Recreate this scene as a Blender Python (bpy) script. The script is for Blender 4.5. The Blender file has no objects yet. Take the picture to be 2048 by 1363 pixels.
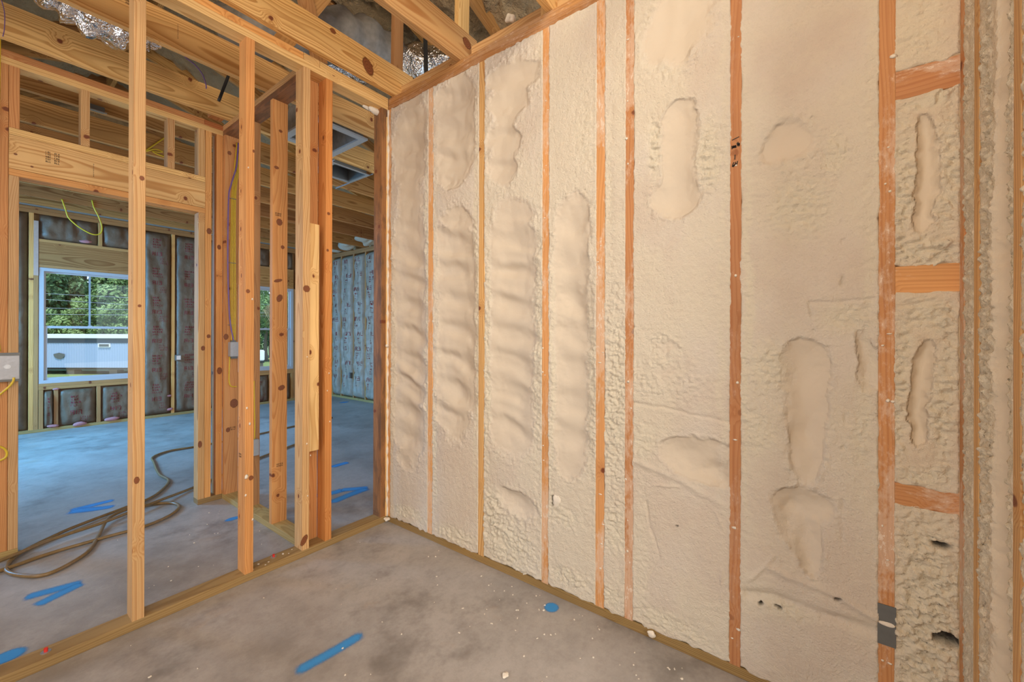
import bpy, bmesh, math, random
import numpy as np
from mathutils import Vector, Matrix

# ------------------------------------------------------------------ camera, light, exposure
scn = bpy.context.scene
COL = scn.collection
cam_d = bpy.data.cameras.new('camera'); cam = bpy.data.objects.new('camera', cam_d); COL.objects.link(cam)
cam_d.sensor_width = 36.0; cam_d.lens = 812.88 / 2048 * 36
cam_d.shift_x = -0.01126; cam_d.shift_y = -0.00755
cam_d.clip_start = 0.02; cam_d.clip_end = 300
_r = Vector((0.5875, -0.8092, 0.0026)); _f = Vector((0.8092, 0.5875, 0.0008)).normalized(); _u = _r.cross(_f).normalized(); _r = _f.cross(_u)
cam.matrix_world = Matrix(((_r.x, _u.x, -_f.x, -1.6359), (_r.y, _u.y, -_f.y, -2.2887), (_r.z, _u.z, -_f.z, 1.2315), (0, 0, 0, 1)))
scn.camera = cam
scn.view_settings.view_transform = 'Standard'; scn.view_settings.look = 'None'
scn.view_settings.gamma = 1.0; scn.view_settings.use_curve_mapping = False
scn.view_settings.exposure = 0.0
scn.cycles.use_denoising = True
scn.cycles.max_bounces = 8; scn.cycles.diffuse_bounces = 4; scn.cycles.transparent_max_bounces = 12
scn.cycles.sample_clamp_indirect = 6

world = bpy.data.worlds.new('world'); scn.world = world; world.use_nodes = True
wn = world.node_tree; wn.nodes.clear()
w_out = wn.nodes.new('ShaderNodeOutputWorld'); w_bg = wn.nodes.new('ShaderNodeBackground')
w_tc = wn.nodes.new('ShaderNodeTexCoord'); w_sep = wn.nodes.new('ShaderNodeSeparateXYZ'); w_rp = wn.nodes.new('ShaderNodeValToRGB')
wn.links.new(w_tc.outputs['Generated'], w_sep.inputs[0]); wn.links.new(w_sep.outputs['Z'], w_rp.inputs[0])
w_rp.color_ramp.elements[0].position = 0.0; w_rp.color_ramp.elements[0].color = (0.80, 0.90, 1.0, 1)
w_rp.color_ramp.elements[1].position = 0.6; w_rp.color_ramp.elements[1].color = (0.22, 0.46, 1.0, 1)
wn.links.new(w_rp.outputs[0], w_bg.inputs['Color']); w_bg.inputs['Strength'].default_value = 1.9
wn.links.new(w_bg.outputs[0], w_out.inputs['Surface'])

def light(name, kind, loc, target, energy, color, size=None, sy=None):
    d = bpy.data.lights.new(name, kind); d.energy = energy; d.color = color
    if kind == 'AREA':
        d.size = size
        if sy: d.shape = 'RECTANGLE'; d.size_y = sy
    o = bpy.data.objects.new(name, d); COL.objects.link(o); o.location = loc
    o.rotation_euler = (Vector(target) - Vector(loc)).to_track_quat('-Z', 'Y').to_euler()
    return o
sun = light('sun', 'SUN', (0, 0, 30), (6, 10, 0), 4.6, (1.0, 0.95, 0.85)); sun.data.angle = 0.02
light('room_light', 'AREA', (-1.9, -4.6, 2.25), (-0.5, -0.6, 1.1), 120, (1.0, 0.96, 0.90), 1.7, 1.3)
light('room_fill_light', 'AREA', (-3.7, -1.5, 1.5), (0, -2.0, 1.3), 42, (1.0, 0.94, 0.87), 2.2, 2.2)
frl = light('far_room_light', 'AREA', (-3.0, 4.4, 1.9), (0.9, 4.0, 0.0), 165, (0.14, 0.52, 1.0), 1.0, 1.4); frl.data.spread = 2.2
light('far_bounce_light', 'AREA', (0.6, 2.7, 0.30), (0.6, 3.4, 2.7), 26, (1.0, 0.84, 0.62), 2.2, 2.4)
light('hall_fill_light', 'AREA', (-3.3, 0.7, 1.6), (-0.4, 0.7, 1.2), 26, (0.82, 0.89, 1.0), 0.9, 2.0)  # added fill, no fixture hangs in the hall
light('attic_fill_light', 'AREA', (-2.6, -2.2, 3.3), (0.3, 0.6, 3.7), 60, (1.0, 0.86, 0.66), 1.4, 0.6)  # unseen lamp added to brighten the roof foam

# ------------------------------------------------------------------ helpers
rng = random.Random(7)
def link(o, parent=None):
    COL.objects.link(o)
    if parent is not None:
        o.parent = parent
        b = Vector(parent.get('base', (0, 0, 0)))
        o.location = Vector(o.location) - b
    return o
def root(name, loc, label, cat, group=None, kind=None):
    o = bpy.data.objects.new(name, None); COL.objects.link(o); o.location = loc; o.empty_display_size = 0.05
    o['base'] = tuple(float(a) for a in loc)
    return tag(o, label, cat, group, kind)
def tag(o, label, cat=None, group=None, kind=None):
    if label: o['label'] = label
    if cat: o['category'] = cat
    if group: o['group'] = group
    if kind: o['kind'] = kind
    return o
def mesh_obj(name, V, F, mat, parent=None, loc=(0, 0, 0), smooth=False, attrs=None):
    """verts V in world coordinates; object origin put at loc"""
    V = np.asarray(V, dtype=np.float32).reshape(-1, 3) - np.array(loc, dtype=np.float32)
    me = bpy.data.meshes.new(name); me.from_pydata(V.tolist(), [], [list(map(int, f)) for f in F])
    if attrs:
        for k, a in attrs.items():
            a = np.asarray(a, dtype=np.float32)
            if a.ndim == 2:
                at = me.attributes.new(k, 'FLOAT_VECTOR', 'POINT'); at.data.foreach_set('vector', a.ravel())
            else:
                at = me.attributes.new(k, 'FLOAT', 'POINT'); at.data.foreach_set('value', a.ravel())
    if smooth: me.polygons.foreach_set('use_smooth', [True] * len(me.polygons))
    me.materials.append(mat); me.update()
    o = bpy.data.objects.new(name, me); o.location = loc
    return link(o, parent)
def section(hw, ht, r, seg):
    pts = []
    for cx, cy, a0 in ((hw - r, ht - r, 0), (-hw + r, ht - r, 90), (-hw + r, -ht + r, 180), (hw - r, -ht + r, 270)):
        for k in range(seg + 1):
            a = math.radians(a0 + 90 * k / seg); pts.append((cx + r * math.cos(a), cy + r * math.sin(a)))
    return pts
def bar(name, p0, p1, w, t, mat, parent=None, r=0.0022, seg=2, up=None, pith=None, label=None):
    """a piece of lumber from p0 to p1 (centre line); w is measured along 'up', t across it"""
    p0 = Vector(p0); p1 = Vector(p1); d = (p1 - p0); L = d.length; d.normalize()
    up = Vector(up) if up is not None else (Vector((1, 0, 0)) if abs(d.z) > 0.9 else Vector((0, 0, 1)))
    s = d.cross(up).normalized(); up = s.cross(d).normalized()
    if pith is None: pith = (rng.uniform(0.035, 0.075), rng.uniform(-0.03, 0.03), rng.uniform(0, 60))
    if w >= t: pa, pb = pith[1], pith[0] + t / 2
    else: pa, pb = pith[0] + w / 2, pith[1]
    sec = section(w / 2, t / 2, r, seg); n = len(sec)
    ns = max(1, int(L / 1.0)); V = []; G = []
    for i in range(ns + 1):
        c = p0 + d * (L * i / ns)
        for a, b in sec:
            V.append(c + up * a + s * b); G.append((L * i / ns + pith[2], (a + pa), (b + pb)) if w >= t else (L * i / ns + pith[2], (b + pb), (a + pa)))
    F = []
    for i in range(ns):
        for k in range(n):
            F.append((i * n + k, i * n + (k + 1) % n, (i + 1) * n + (k + 1) % n, (i + 1) * n + k))
    F.append(tuple(range(n - 1, -1, -1))); F.append(tuple(ns * n + k for k in range(n)))
    o = mesh_obj(name, [tuple(v) for v in V], F, mat, parent, tuple(p0), attrs={'grain': np.array(G)})
    if label: o['label'] = label
    return o
def B(name, X, Y, Z, mat, parent=None, r=0.0022, label=None, **k):
    """board by world extents"""
    e = [abs(a[1] - a[0]) for a in (X, Y, Z)]; lo = [min(a) for a in (X, Y, Z)]
    c = [(a[0] + a[1]) / 2 for a in (X, Y, Z)]; ax = max(range(3), key=lambda i: e[i]) if 'axis' not in k else k.pop('axis')
    p0 = list(c); p1 = list(c); p0[ax] = lo[ax]; p1[ax] = lo[ax] + e[ax]
    if ax == 2: up = (1, 0, 0); w, t = e[0], e[1]
    elif ax == 0: up = (0, 0, 1); w, t = e[2], e[1]
    else: up = (0, 0, 1); w, t = e[2], e[0]
    return bar(name, p0, p1, w, t, mat, parent, r=min(r, w / 4, t / 4), up=up, label=label, **k)
def box(name, X, Y, Z, mat, parent=None, bev=0.0, label=None):
    bm = bmesh.new(); bmesh.ops.create_cube(bm, size=1)
    c = Vector(((X[0] + X[1]) / 2, (Y[0] + Y[1]) / 2, min(Z)))
    for v in bm.verts: v.co = Vector((v.co.x * abs(X[1] - X[0]), v.co.y * abs(Y[1] - Y[0]), (v.co.z + 0.5) * abs(Z[1] - Z[0])))
    if bev: bmesh.ops.bevel(bm, geom=bm.edges[:], offset=bev, segments=2, affect='EDGES')
    me = bpy.data.meshes.new(name); bm.to_mesh(me); bm.free(); me.materials.append(mat)
    o = bpy.data.objects.new(name, me); o.location = c; link(o, parent)
    if label: o['label'] = label
    return o
def catmull(P, n=8):
    P = [Vector(p) for p in P]; out = []
    if len(P) < 3: return P
    Q = [P[0] * 2 - P[1]] + P + [P[-1] * 2 - P[-2]]
    for i in range(1, len(Q) - 2):
        a, b, c, d = Q[i - 1], Q[i], Q[i + 1], Q[i + 2]
        for k in range(n):
            t = k / n
            out.append(0.5 * ((2 * b) + (c - a) * t + (2 * a - 5 * b + 4 * c - d) * t * t + (3 * b - a - 3 * c + d) * t ** 3))
    out.append(P[-1]); return out
def tube_geo(P, r, sides=8, flat=1.0, rad=None):
    V = []; F = []; n = len(P); prev = None
    for i, p in enumerate(P):
        d = (P[min(i + 1, n - 1)] - P[max(i - 1, 0)]).normalized()
        if prev is None: prev = Vector((0, 0, 1)) if abs(d.z) < 0.9 else Vector((1, 0, 0))
        s = d.cross(prev).normalized(); u = s.cross(d).normalized(); prev = u
        rr = rad[i] if rad is not None else r
        for k in range(sides):
            a = 2 * math.pi * k / sides; V.append(tuple(p + s * (rr * math.cos(a)) + u * (rr * flat * math.sin(a))))
    for i in range(n - 1):
        for k in range(sides): F.append((i * sides + k, i * sides + (k + 1) % sides, (i + 1) * sides + (k + 1) % sides, (i + 1) * sides + k))
    F.append(tuple(range(sides - 1, -1, -1))); F.append(tuple((n - 1) * sides + k for k in range(sides)))
    return V, F
def tube(name, P, r, mat, parent=None, n=8, sides=8, flat=1.0, curve=True):
    Q = catmull(P, n) if curve else [Vector(p) for p in P]
    V, F = tube_geo(Q, r, sides, flat)
    return mesh_obj(name, V, F, mat, parent, tuple(Q[0]), smooth=True)
def join_geo(parts):
    V = []; F = []
    for v, f in parts:
        o = len(V); V += list(v); F += [tuple(i + o for i in g) for g in f]
    return V, F
def box_geo(X, Y, Z):
    V = [(x, y, z) for z in Z for y in Y for x in X]
    return V, [(0, 2, 3, 1), (4, 5, 7, 6), (0, 1, 5, 4), (2, 6, 7, 3), (0, 4, 6, 2), (1, 3, 7, 5)]

# vectorised value noise
def _h(ix, iy, seed):
    n = (ix.astype(np.int64) * 374761393 + iy.astype(np.int64) * 668265263 + seed * 1442695041) & 0xFFFFFFFF
    n = ((n ^ (n >> 13)) * 1274126177) & 0xFFFFFFFF
    n = (n ^ (n >> 16)) & 0xFFFFFFFF
    return n.astype(np.float64) / 4294967295.0
def vn(x, y, seed=0):
    ix = np.floor(x); iy = np.floor(y); fx = x - ix; fy = y - iy
    fx = fx * fx * fx * (fx * (fx * 6 - 15) + 10); fy = fy * fy * fy * (fy * (fy * 6 - 15) + 10)
    a = _h(ix, iy, seed); b = _h(ix + 1, iy, seed); c = _h(ix, iy + 1, seed); d = _h(ix + 1, iy + 1, seed)
    return (a + (b - a) * fx) * (1 - fy) + (c + (d - c) * fx) * fy
def fbm(x, y, seed=0, o=4):
    s = 0; a = 0.5; t = 0
    for k in range(o):
        s = s + a * vn(x, y, seed + k * 17); t += a; x = x * 2.03 + 5.1; y = y * 2.03 + 1.7; a *= 0.5
    return s / t * 2 - 1
def billow(x, y, seed=0, o=3):
    s = 0; a = 0.5; t = 0
    for k in range(o):
        s = s + a * np.abs(vn(x, y, seed + k * 13) * 2 - 1); t += a; x = x * 2.1 + 3.3; y = y * 2.1 + 7.7; a *= 0.5
    return s / t

# ------------------------------------------------------------------ materials
class NT:
    def __init__(s, name):
        s.m = bpy.data.materials.new(name); s.m.use_nodes = True; s.t = s.m.node_tree; s.t.nodes.clear()
        s.out = s.n('OutputMaterial'); s.b = s.n('BsdfPrincipled'); s.l(s.b.outputs[0], s.out.inputs[0])
    def n(s, k, **kw):
        x = s.t.nodes.new('ShaderNode' + k)
        for a, v in kw.items(): setattr(x, a, v)
        return x
    def l(s, a, b): s.t.links.new(a, b)
    def set(s, sock, v):
        if hasattr(v, 'is_output') or isinstance(v, bpy.types.NodeSocket): s.l(v, sock)
        else: sock.default_value = v
    def math(s, op, a, b=0.0, c=0.0):
        x = s.n('Math', operation=op); s.set(x.inputs[0], a); s.set(x.inputs[1], b)
        if op in ('MULTIPLY_ADD', 'SMOOTH_MIN'): s.set(x.inputs[2], c)
        return x.outputs[0]
    def comb(s, a, b, c):
        x = s.n('CombineXYZ'); s.set(x.inputs[0], a); s.set(x.inputs[1], b); s.set(x.inputs[2], c); return x.outputs[0]
    def noise(s, vec, scale, detail=3.0, rough=0.5):
        x = s.n('TexNoise'); s.set(x.inputs['Vector'], vec); x.inputs['Scale'].default_value = scale
        x.inputs['Detail'].default_value = detail; x.inputs['Roughness'].default_value = rough; return x.outputs['Fac']
    def ramp(s, fac, *st):
        x = s.n('ValToRGB'); e = x.color_ramp.elements
        while len(e) < len(st): e.new(0.5)
        for i, (p, c) in enumerate(st): e[i].position = p; e[i].color = (*c, 1) if len(c) == 3 else c
        s.set(x.inputs[0], fac); return x.outputs[0]
    def step(s, v, a, b, clamp=True):
        x = s.n('MapRange'); x.interpolation_type = 'SMOOTHSTEP'; s.set(x.inputs[0], v)
        x.inputs[1].default_value = a; x.inputs[2].default_value = b; return x.outputs[0]
    def mix(s, f, a, b, mode='MIX'):
        x = s.n('Mix', data_type='RGBA', blend_type=mode); s.set(x.inputs[0], f)
        s.set(x.inputs[6], a if hasattr(a, 'type') else (*a, 1)); s.set(x.inputs[7], b if hasattr(b, 'type') else (*b, 1)); return x.outputs[2]
    def bump(s, h, strength, dist):
        x = s.n('Bump'); s.set(x.inputs['Height'], h); x.inputs['Strength'].default_value = strength; x.inputs['Distance'].default_value = dist
        s.l(x.outputs[0], s.b.inputs['Normal'])
    def base(s, c, rough=0.6, metal=0.0, spec=None):
        s.set(s.b.inputs['Base Color'], c if hasattr(c, 'type') else (*c, 1)); s.set(s.b.inputs['Roughness'], rough); s.b.inputs['Metallic'].default_value = metal
        if spec is not None: s.b.inputs['Specular IOR Level'].default_value = spec
def plain(name, c, rough=0.6, metal=0.0, bumpamt=0.0, scale=60, var=0.12, spec=None):
    t = NT(name); tc = t.n('TexCoord').outputs['Object']; n = t.noise(tc, scale)
    v = t.mix(t.math('MULTIPLY', n, 1.0), tuple(a * (1 - var) for a in c), tuple(min(1, a * (1 + var)) for a in c))
    t.base(v, rough, metal, spec)
    if bumpamt: t.bump(n, bumpamt, 0.004)
    return t.m

def wood(name, light_c, dark_c, knot_c=(0.11, 0.030, 0.010), ring=0.55, foam=0.0, stain=0.0, stain_c=(0.05, 0.03, 0.018), smear=(0.74, 0.60, 0.47), knots=1.0, tone=0.28, groove=0.0):
    t = NT(name); at = t.n('Attribute', attribute_name='grain').outputs['Vector']
    sp = t.n('SeparateXYZ'); t.l(at, sp.inputs[0]); u, v, w = sp.outputs
    oi = t.n('ObjectInfo').outputs['Random']
    na = t.noise(t.comb(t.math('MULTIPLY', u, 2.2), t.math('MULTIPLY', v, 7), t.math('MULTIPLY', w, 7)), 1.0, 3.0)
    nb = t.noise(t.comb(t.math('MULTIPLY', u, 0.9), 3.7, 1.2), 1.0, 2.0)
    v2 = t.math('ADD', v, t.math('MULTIPLY_ADD', na, 0.040, t.math('MULTIPLY_ADD', nb, 0.10, -0.05)))
    w2 = t.math('ADD', w, t.math('MULTIPLY_ADD', t.noise(t.comb(t.math('MULTIPLY', u, 0.8), 9.1, 4.4), 1.0, 2.0), 0.11, -0.055))
    r = t.math('SQRT', t.math('ADD', t.math('MULTIPLY', v2, v2), t.math('MULTIPLY', w2, w2)))
    th = t.math('ARCTAN2', w2, v2)
    # knots: branches leaving the pith
    vor = t.n('TexVoronoi'); vor.feature = 'F1'; vor.voronoi_dimensions = '2D'; vor.inputs['Scale'].default_value = 1.0; vor.inputs['Randomness'].default_value = 1.0
    t.l(t.comb(t.math('MULTIPLY', u, 3.1), t.math('MULTIPLY', th, 0.30), 0.0), vor.inputs['Vector'])
    kn = t.math('MULTIPLY_ADD', t.noise(t.comb(t.math('MULTIPLY', u, 45), t.math('MULTIPLY', v, 45), t.math('MULTIPLY', w, 45)), 1.0, 2.0), 0.012, -0.006)
    kd = t.math('ADD', t.math('DIVIDE', vor.outputs['Distance'], 3.1), kn)
    kmask = t.math('MULTIPLY', t.math('SUBTRACT', 1.0, t.step(kd, 0.008, 0.0145)), knots)
    khalo = t.math('MULTIPLY', t.math('SUBTRACT', 1.0, t.step(kd, 0.010, 0.055)), knots)
    rr = t.math('ADD', t.math('MULTIPLY_ADD', r, 105.0, t.math('MULTIPLY', t.noise(t.math('MULTIPLY', r, 30.0), 1.0, 2.0), 3.0)), t.math('MULTIPLY', khalo, 2.6))
    fr = t.math('FRACT', rr)
    n3 = t.noise(t.comb(t.math('MULTIPLY', u, 7), t.math('MULTIPLY', v, 420), t.math('MULTIPLY', w, 420)), 1.0, 3.0)
    ringm = t.ramp(fr, (0.0, (0, 0, 0)), (0.45, (0.12, 0.12, 0.12)), (0.82, (0.9, 0.9, 0.9)), (0.93, (1, 1, 1)), (1.0, (0, 0, 0)))
    rv = t.noise(t.math('MULTIPLY', rr, 0.37), 1.0, 1.0)
    f = t.math('MULTIPLY', t.math('MULTIPLY', ringm, ring), t.math('ADD', rv, 0.55))
    f = t.math('MULTIPLY_ADD', t.math('SUBTRACT', n3, 0.5), 0.45, f)
    c = t.mix(t.math('MAXIMUM', t.math('MINIMUM', f, 1.0), 0.0), light_c, dark_c)
    nt = t.noise(t.comb(t.math('MULTIPLY', u, 1.7), t.math('MULTIPLY', v, 9), t.math('MULTIPLY', w, 9)), 1.0, 3.0)
    tn = t.math('MULTIPLY_ADD', t.math('ADD', t.math('SUBTRACT', nt, 0.5), t.math('MULTIPLY', t.math('SUBTRACT', oi, 0.5), 0.75)), tone * 2, 1.0)
    hsv = t.n('HueSaturation'); t.l(c, hsv.inputs['Color']); t.l(tn, hsv.inputs['Value']); t.l(t.math('MULTIPLY_ADD', oi, 0.014, 0.493), hsv.inputs['Hue']); c = hsv.outputs[0]
    c = t.mix(t.math('MULTIPLY', khalo, 0.35), c, dark_c)
    kc = t.mix(t.ramp(t.math('FRACT', t.math('MULTIPLY', kd, 330.0)), (0, (0, 0, 0)), (1, (1, 1, 1))), knot_c, tuple(a * 2.4 for a in knot_c))
    c = t.mix(kmask, c, kc)
    if stain:
        ns = t.noise(t.comb(t.math('MULTIPLY', u, 5), t.math('MULTIPLY', v, 22), t.math('MULTIPLY', w, 22)), 1.0, 5.0, 0.65)
        c = t.mix(t.math('MULTIPLY', t.step(ns, 0.44, 0.62), stain), c, stain_c)
    if foam:
        g = t.comb(t.math('MULTIPLY', u, 26), t.math('MULTIPLY', v, 60), t.math('MULTIPLY', w, 60))
        nf = t.noise(g, 1.0, 6.0, 0.75); nl = t.noise(t.comb(t.math('MULTIPLY', u, 3.2), t.math('MULTIPLY', v, 8), t.math('MULTIPLY', w, 8)), 1.0, 2.0)
        sf = t.math('ADD', t.math('MULTIPLY', nf, 0.55), t.math('MULTIPLY', nl, 0.75))
        film = t.math('MULTIPLY', t.step(sf, 0.60, 0.72), 0.42 * foam)
        c = t.mix(film, c, smear)
        c = t.mix(t.math('MULTIPLY', t.step(t.math('ADD', t.math('MULTIPLY', nf, 0.8), t.math('MULTIPLY', nl, 0.35)), 0.665, 0.70), min(1, foam)), c, smear)
    if groove:
        gr = t.math('SINE', t.math('MULTIPLY', w, 900.0)); c = t.mix(t.math('MULTIPLY', t.step(gr, 0.2, 0.9), groove), c, dark_c)
    t.base(c, 0.62, 0.0, 0.35)
    t.bump(t.math('ADD', t.math('MULTIPLY', n3, 0.5), t.math('MULTIPLY', ringm, -0.3)), 0.35, 0.0006)
    return t.m

M = {}
M['pine'] = wood('yellow_pine', (0.72, 0.45, 0.185), (0.46, 0.20, 0.050), ring=0.7)
M['pale'] = wood('pale_pine', (0.76, 0.49, 0.215), (0.54, 0.27, 0.085), ring=0.7)
M['orange'] = wood('orange_pine', (0.70, 0.345, 0.115), (0.46, 0.15, 0.030), ring=0.55)
M['red'] = wood('red_pine', (0.58, 0.235, 0.075), (0.42, 0.115, 0.022), ring=0.7)
M['foamstud'] = wood('foam_smeared_stud', (0.62, 0.30, 0.115), (0.44, 0.165, 0.05), ring=0.5, foam=1.0)
M['foamstud_clean'] = wood('foam_dusted_stud', (0.62, 0.30, 0.115), (0.44, 0.165, 0.05), ring=0.5, foam=0.25, knots=0.5)
M['topplate'] = wood('top_plate_brown', (0.42, 0.20, 0.075), (0.25, 0.095, 0.030), ring=0.7, foam=0.35, knots=0.0, tone=0.35)
M['treated'] = wood('treated_plate', (0.40, 0.27, 0.105), (0.27, 0.16, 0.05), ring=0.6, knots=0.3)
M['treated_grooved'] = wood('treated_plate_grooved', (0.42, 0.28, 0.10), (0.20, 0.115, 0.035), ring=0.6, knots=0.3, groove=0.65)
M['stained'] = wood('stained_stud', (0.36, 0.165, 0.06), (0.22, 0.09, 0.03), stain=0.55, stain_c=(0.075, 0.045, 0.028))
M['joist'] = wood('joist_pine', (0.72, 0.44, 0.175), (0.42, 0.18, 0.045), ring=0.8)
M['farshaded'] = wood('far_joist_shaded', (0.46, 0.235, 0.078), (0.27, 0.11, 0.028), ring=0.9)  # joist pine painted darker, the far room's shade in its colour
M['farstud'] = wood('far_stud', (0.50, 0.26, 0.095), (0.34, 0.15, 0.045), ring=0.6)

def foam_mat(name, trimmed, skin, lump, scale=1.0, bd=0.008):
    t = NT(name); tc = t.n('TexCoord').outputs['Object']
    sk = t.n('Attribute', attribute_name='skin').outputs['Fac']; lu = t.n('Attribute', attribute_name='lump').outputs['Fac']; hd = t.n('Attribute', attribute_name='hole').outputs['Fac']
    n1 = t.noise(tc, 3.0, 3.0); n2 = t.noise(tc, 160 * scale, 4.0, 0.65); n4 = t.noise(tc, 38 * scale, 4.0, 0.6)
    n5 = t.noise(tc, 14.0, 5.0, 0.7)
    c = t.mix(t.step(n1, 0.35, 0.65), (trimmed[0] * .97, trimmed[1] * .93, trimmed[2] * .90), tuple(min(1, a * 1.03) for a in trimmed))
    c = t.mix(t.math('MULTIPLY', t.step(n5, 0.45, 0.7), 0.35), c, lump)
    c = t.mix(lu, c, lump); c = t.mix(sk, c, skin)
    n6 = t.noise(tc, 75 * scale, 5.0, 0.75)
    c = t.mix(t.math('MULTIPLY', t.math('MULTIPLY', t.step(n6, 0.52, 0.70), 0.16), t.math('SUBTRACT', 1.0, sk)), c, tuple(a * 0.62 for a in lump))
    c = t.mix(t.math('MULTIPLY', t.math('MULTIPLY', t.step(n2, 0.58, 0.75), 0.30), t.math('SUBTRACT', 1.0, sk)), c, tuple(a * 0.72 for a in lump))
    c = t.mix(hd, c, (0.035, 0.025, 0.018))
    t.base(c, 0.78, 0.0, 0.25); t.set(t.b.inputs['Roughness'], t.math('MULTIPLY_ADD', sk, -0.22, 0.82))
    h = t.math('MULTIPLY', t.math('ADD', t.math('MULTIPLY', n2, 0.5), t.math('MULTIPLY', n4, 0.9)), t.math('SUBTRACT', 1.0, t.math('MULTIPLY', sk, 0.88)))
    t.bump(h, 1.0, bd); return t.m
M['foam'] = foam_mat('spray_foam', (0.680, 0.605, 0.508), (0.640, 0.548, 0.430), (0.72, 0.645, 0.505))
M['foamlump'] = foam_mat('spray_foam_lumpy', (0.70, 0.605, 0.47), (0.66, 0.555, 0.42), (0.73, 0.64, 0.485))
M['rooffoam_shaded'] = foam_mat('roof_foam_shaded', (0.30, 0.205, 0.105), (0.30, 0.205, 0.105), (0.38, 0.27, 0.15), 0.22, 0.05)  # cream foam coloured brown, the dim attic's shade put into it

def concrete():
    t = NT('concrete'); tc = t.n('TexCoord').outputs['Object']
    a = t.noise(tc, 1.1, 6.0, 0.6); b = t.noise(tc, 7.0, 6.0, 0.65); f = t.noise(tc, 130.0, 3.0, 0.6)
    c = t.mix(t.step(a, 0.32, 0.68), (0.27, 0.243, 0.220), (0.47, 0.432, 0.40))
    c = t.mix(t.math('MULTIPLY', t.step(b, 0.35, 0.7), 0.38), c, (0.54, 0.495, 0.45))
    c = t.mix(t.math('MULTIPLY', t.step(t.noise(tc, 2.7, 5.0, 0.7), 0.52, 0.74), 0.65), c, (0.155, 0.135, 0.118))
    c = t.mix(t.math('MULTIPLY', t.step(t.noise(tc, 4.1, 5.0, 0.6), 0.62, 0.75), 0.35), c, (0.46, 0.34, 0.24))
    c = t.mix(t.math('MULTIPLY', t.step(t.noise(tc, 30.0, 5.0, 0.7), 0.4, 0.7), 0.25), c, (0.19, 0.165, 0.145))
    c = t.mix(t.math('MULTIPLY', f, 0.25), c, (0.18, 0.155, 0.14))
    t.base(c, 0.5, 0.0, 0.5); t.set(t.b.inputs['Roughness'], t.math('MULTIPLY_ADD', b, 0.45, 0.24))
    t.bump(t.math('ADD', t.math('MULTIPLY', b, 1.0), t.math('MULTIPLY', f, 0.16)), 0.30, 0.006); return t.m
M['concrete'] = concrete()

def paint_mat():
    t = NT('blue_spray_paint'); e = t.n('Attribute', attribute_name='edge').outputs['Fac']; tc = t.n('TexCoord').outputs['Object']
    n = t.noise(tc, 220.0, 3.0, 0.7); a = t.step(t.math('ADD', e, t.math('MULTIPLY_ADD', n, 0.6, -0.3)), 0.02, 0.85)
    t.base((0.045, 0.29, 0.66), 0.6); tr = t.n('BsdfTransparent'); mx = t.n('MixShader'); t.l(t.math('MULTIPLY', a, 0.93), mx.inputs[0]); t.l(tr.outputs[0], mx.inputs[1]); t.l(t.b.outputs[0], mx.inputs[2]); t.l(mx.outputs[0], t.out.inputs[0]); return t.m
M['paint'] = paint_mat()
def foil():
    t = NT('crumpled_foil'); tc = t.n('TexCoord').outputs['Object']; n = t.noise(tc, 8.0, 4.0, 0.62)
    t.base((0.82, 0.82, 0.82), 0.18, 1.0); t.bump(n, 1.0, 0.09); return t.m
M['foil'] = foil()
M['graywrap'] = plain('gray_duct_wrap', (0.22, 0.20, 0.175), 0.55, 0.0, 0.9, 28, 0.4)
M['eave'] = plain('eave_insulation', (0.30, 0.30, 0.28), 0.9, 0, 1.0, 18, 0.4)
M['eavefoam'] = plain('darker_foam', (0.45, 0.40, 0.31), 0.9, 0, 0.8, 60, 0.25)  # eave foam, a darker tone than the loose crumbs
M['galv'] = plain('galvanised_steel', (0.50, 0.52, 0.54), 0.42, 0.85, 0.1, 30)
M['galvdark'] = plain('weathered_steel', (0.16, 0.165, 0.16), 0.5, 0.5, 0.15, 40)
M['boxgray'] = plain('gray_box_metal', (0.42, 0.43, 0.45), 0.4, 0.35, 0.15, 80)
M['plasticgray'] = plain('gray_plastic', (0.33, 0.35, 0.37), 0.5)
M['yellow'] = plain('yellow_cable', (0.66, 0.46, 0.02), 0.45)
M['purple'] = plain('purple_cable', (0.17, 0.09, 0.25), 0.45)
M['black'] = plain('black_rubber', (0.015, 0.015, 0.016), 0.5)
M['hose'] = plain('brown_hose', (0.22, 0.135, 0.05), 0.35, 0, 0.1, 50, 0.3)
M['vinyl'] = plain('white_vinyl', (0.46, 0.46, 0.48), 0.4, var=0.03)
M['white'] = plain('white_plastic', (0.75, 0.73, 0.70), 0.5)
M['redcap'] = plain('red_cap', (0.65, 0.03, 0.02), 0.5)
M['crumb'] = plain('foam_crumb', (0.80, 0.72, 0.60), 0.8, 0, 0.4, 200)
M['osb'] = plain('wall_sheathing', (0.40, 0.27, 0.14), 0.8, 0, 0.3, 30, 0.3)
M['ink'] = plain('black_ink', (0.02, 0.015, 0.012), 0.7)
M['redprint'] = plain('red_print', (0.20, 0.018, 0.020), 0.7)
M['pinkfiber'] = plain('pink_fiberglass', (0.52, 0.22, 0.22), 0.95, 0, 1.0, 90)
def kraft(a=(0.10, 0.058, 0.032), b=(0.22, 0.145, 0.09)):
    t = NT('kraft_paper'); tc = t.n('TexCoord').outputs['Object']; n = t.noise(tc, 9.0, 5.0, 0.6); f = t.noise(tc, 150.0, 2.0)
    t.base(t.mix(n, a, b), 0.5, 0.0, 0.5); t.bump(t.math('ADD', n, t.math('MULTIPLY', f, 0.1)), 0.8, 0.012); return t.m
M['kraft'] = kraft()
M['kraft_light'] = kraft((.24, .19, .14), (.46, .39, .31))
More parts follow.
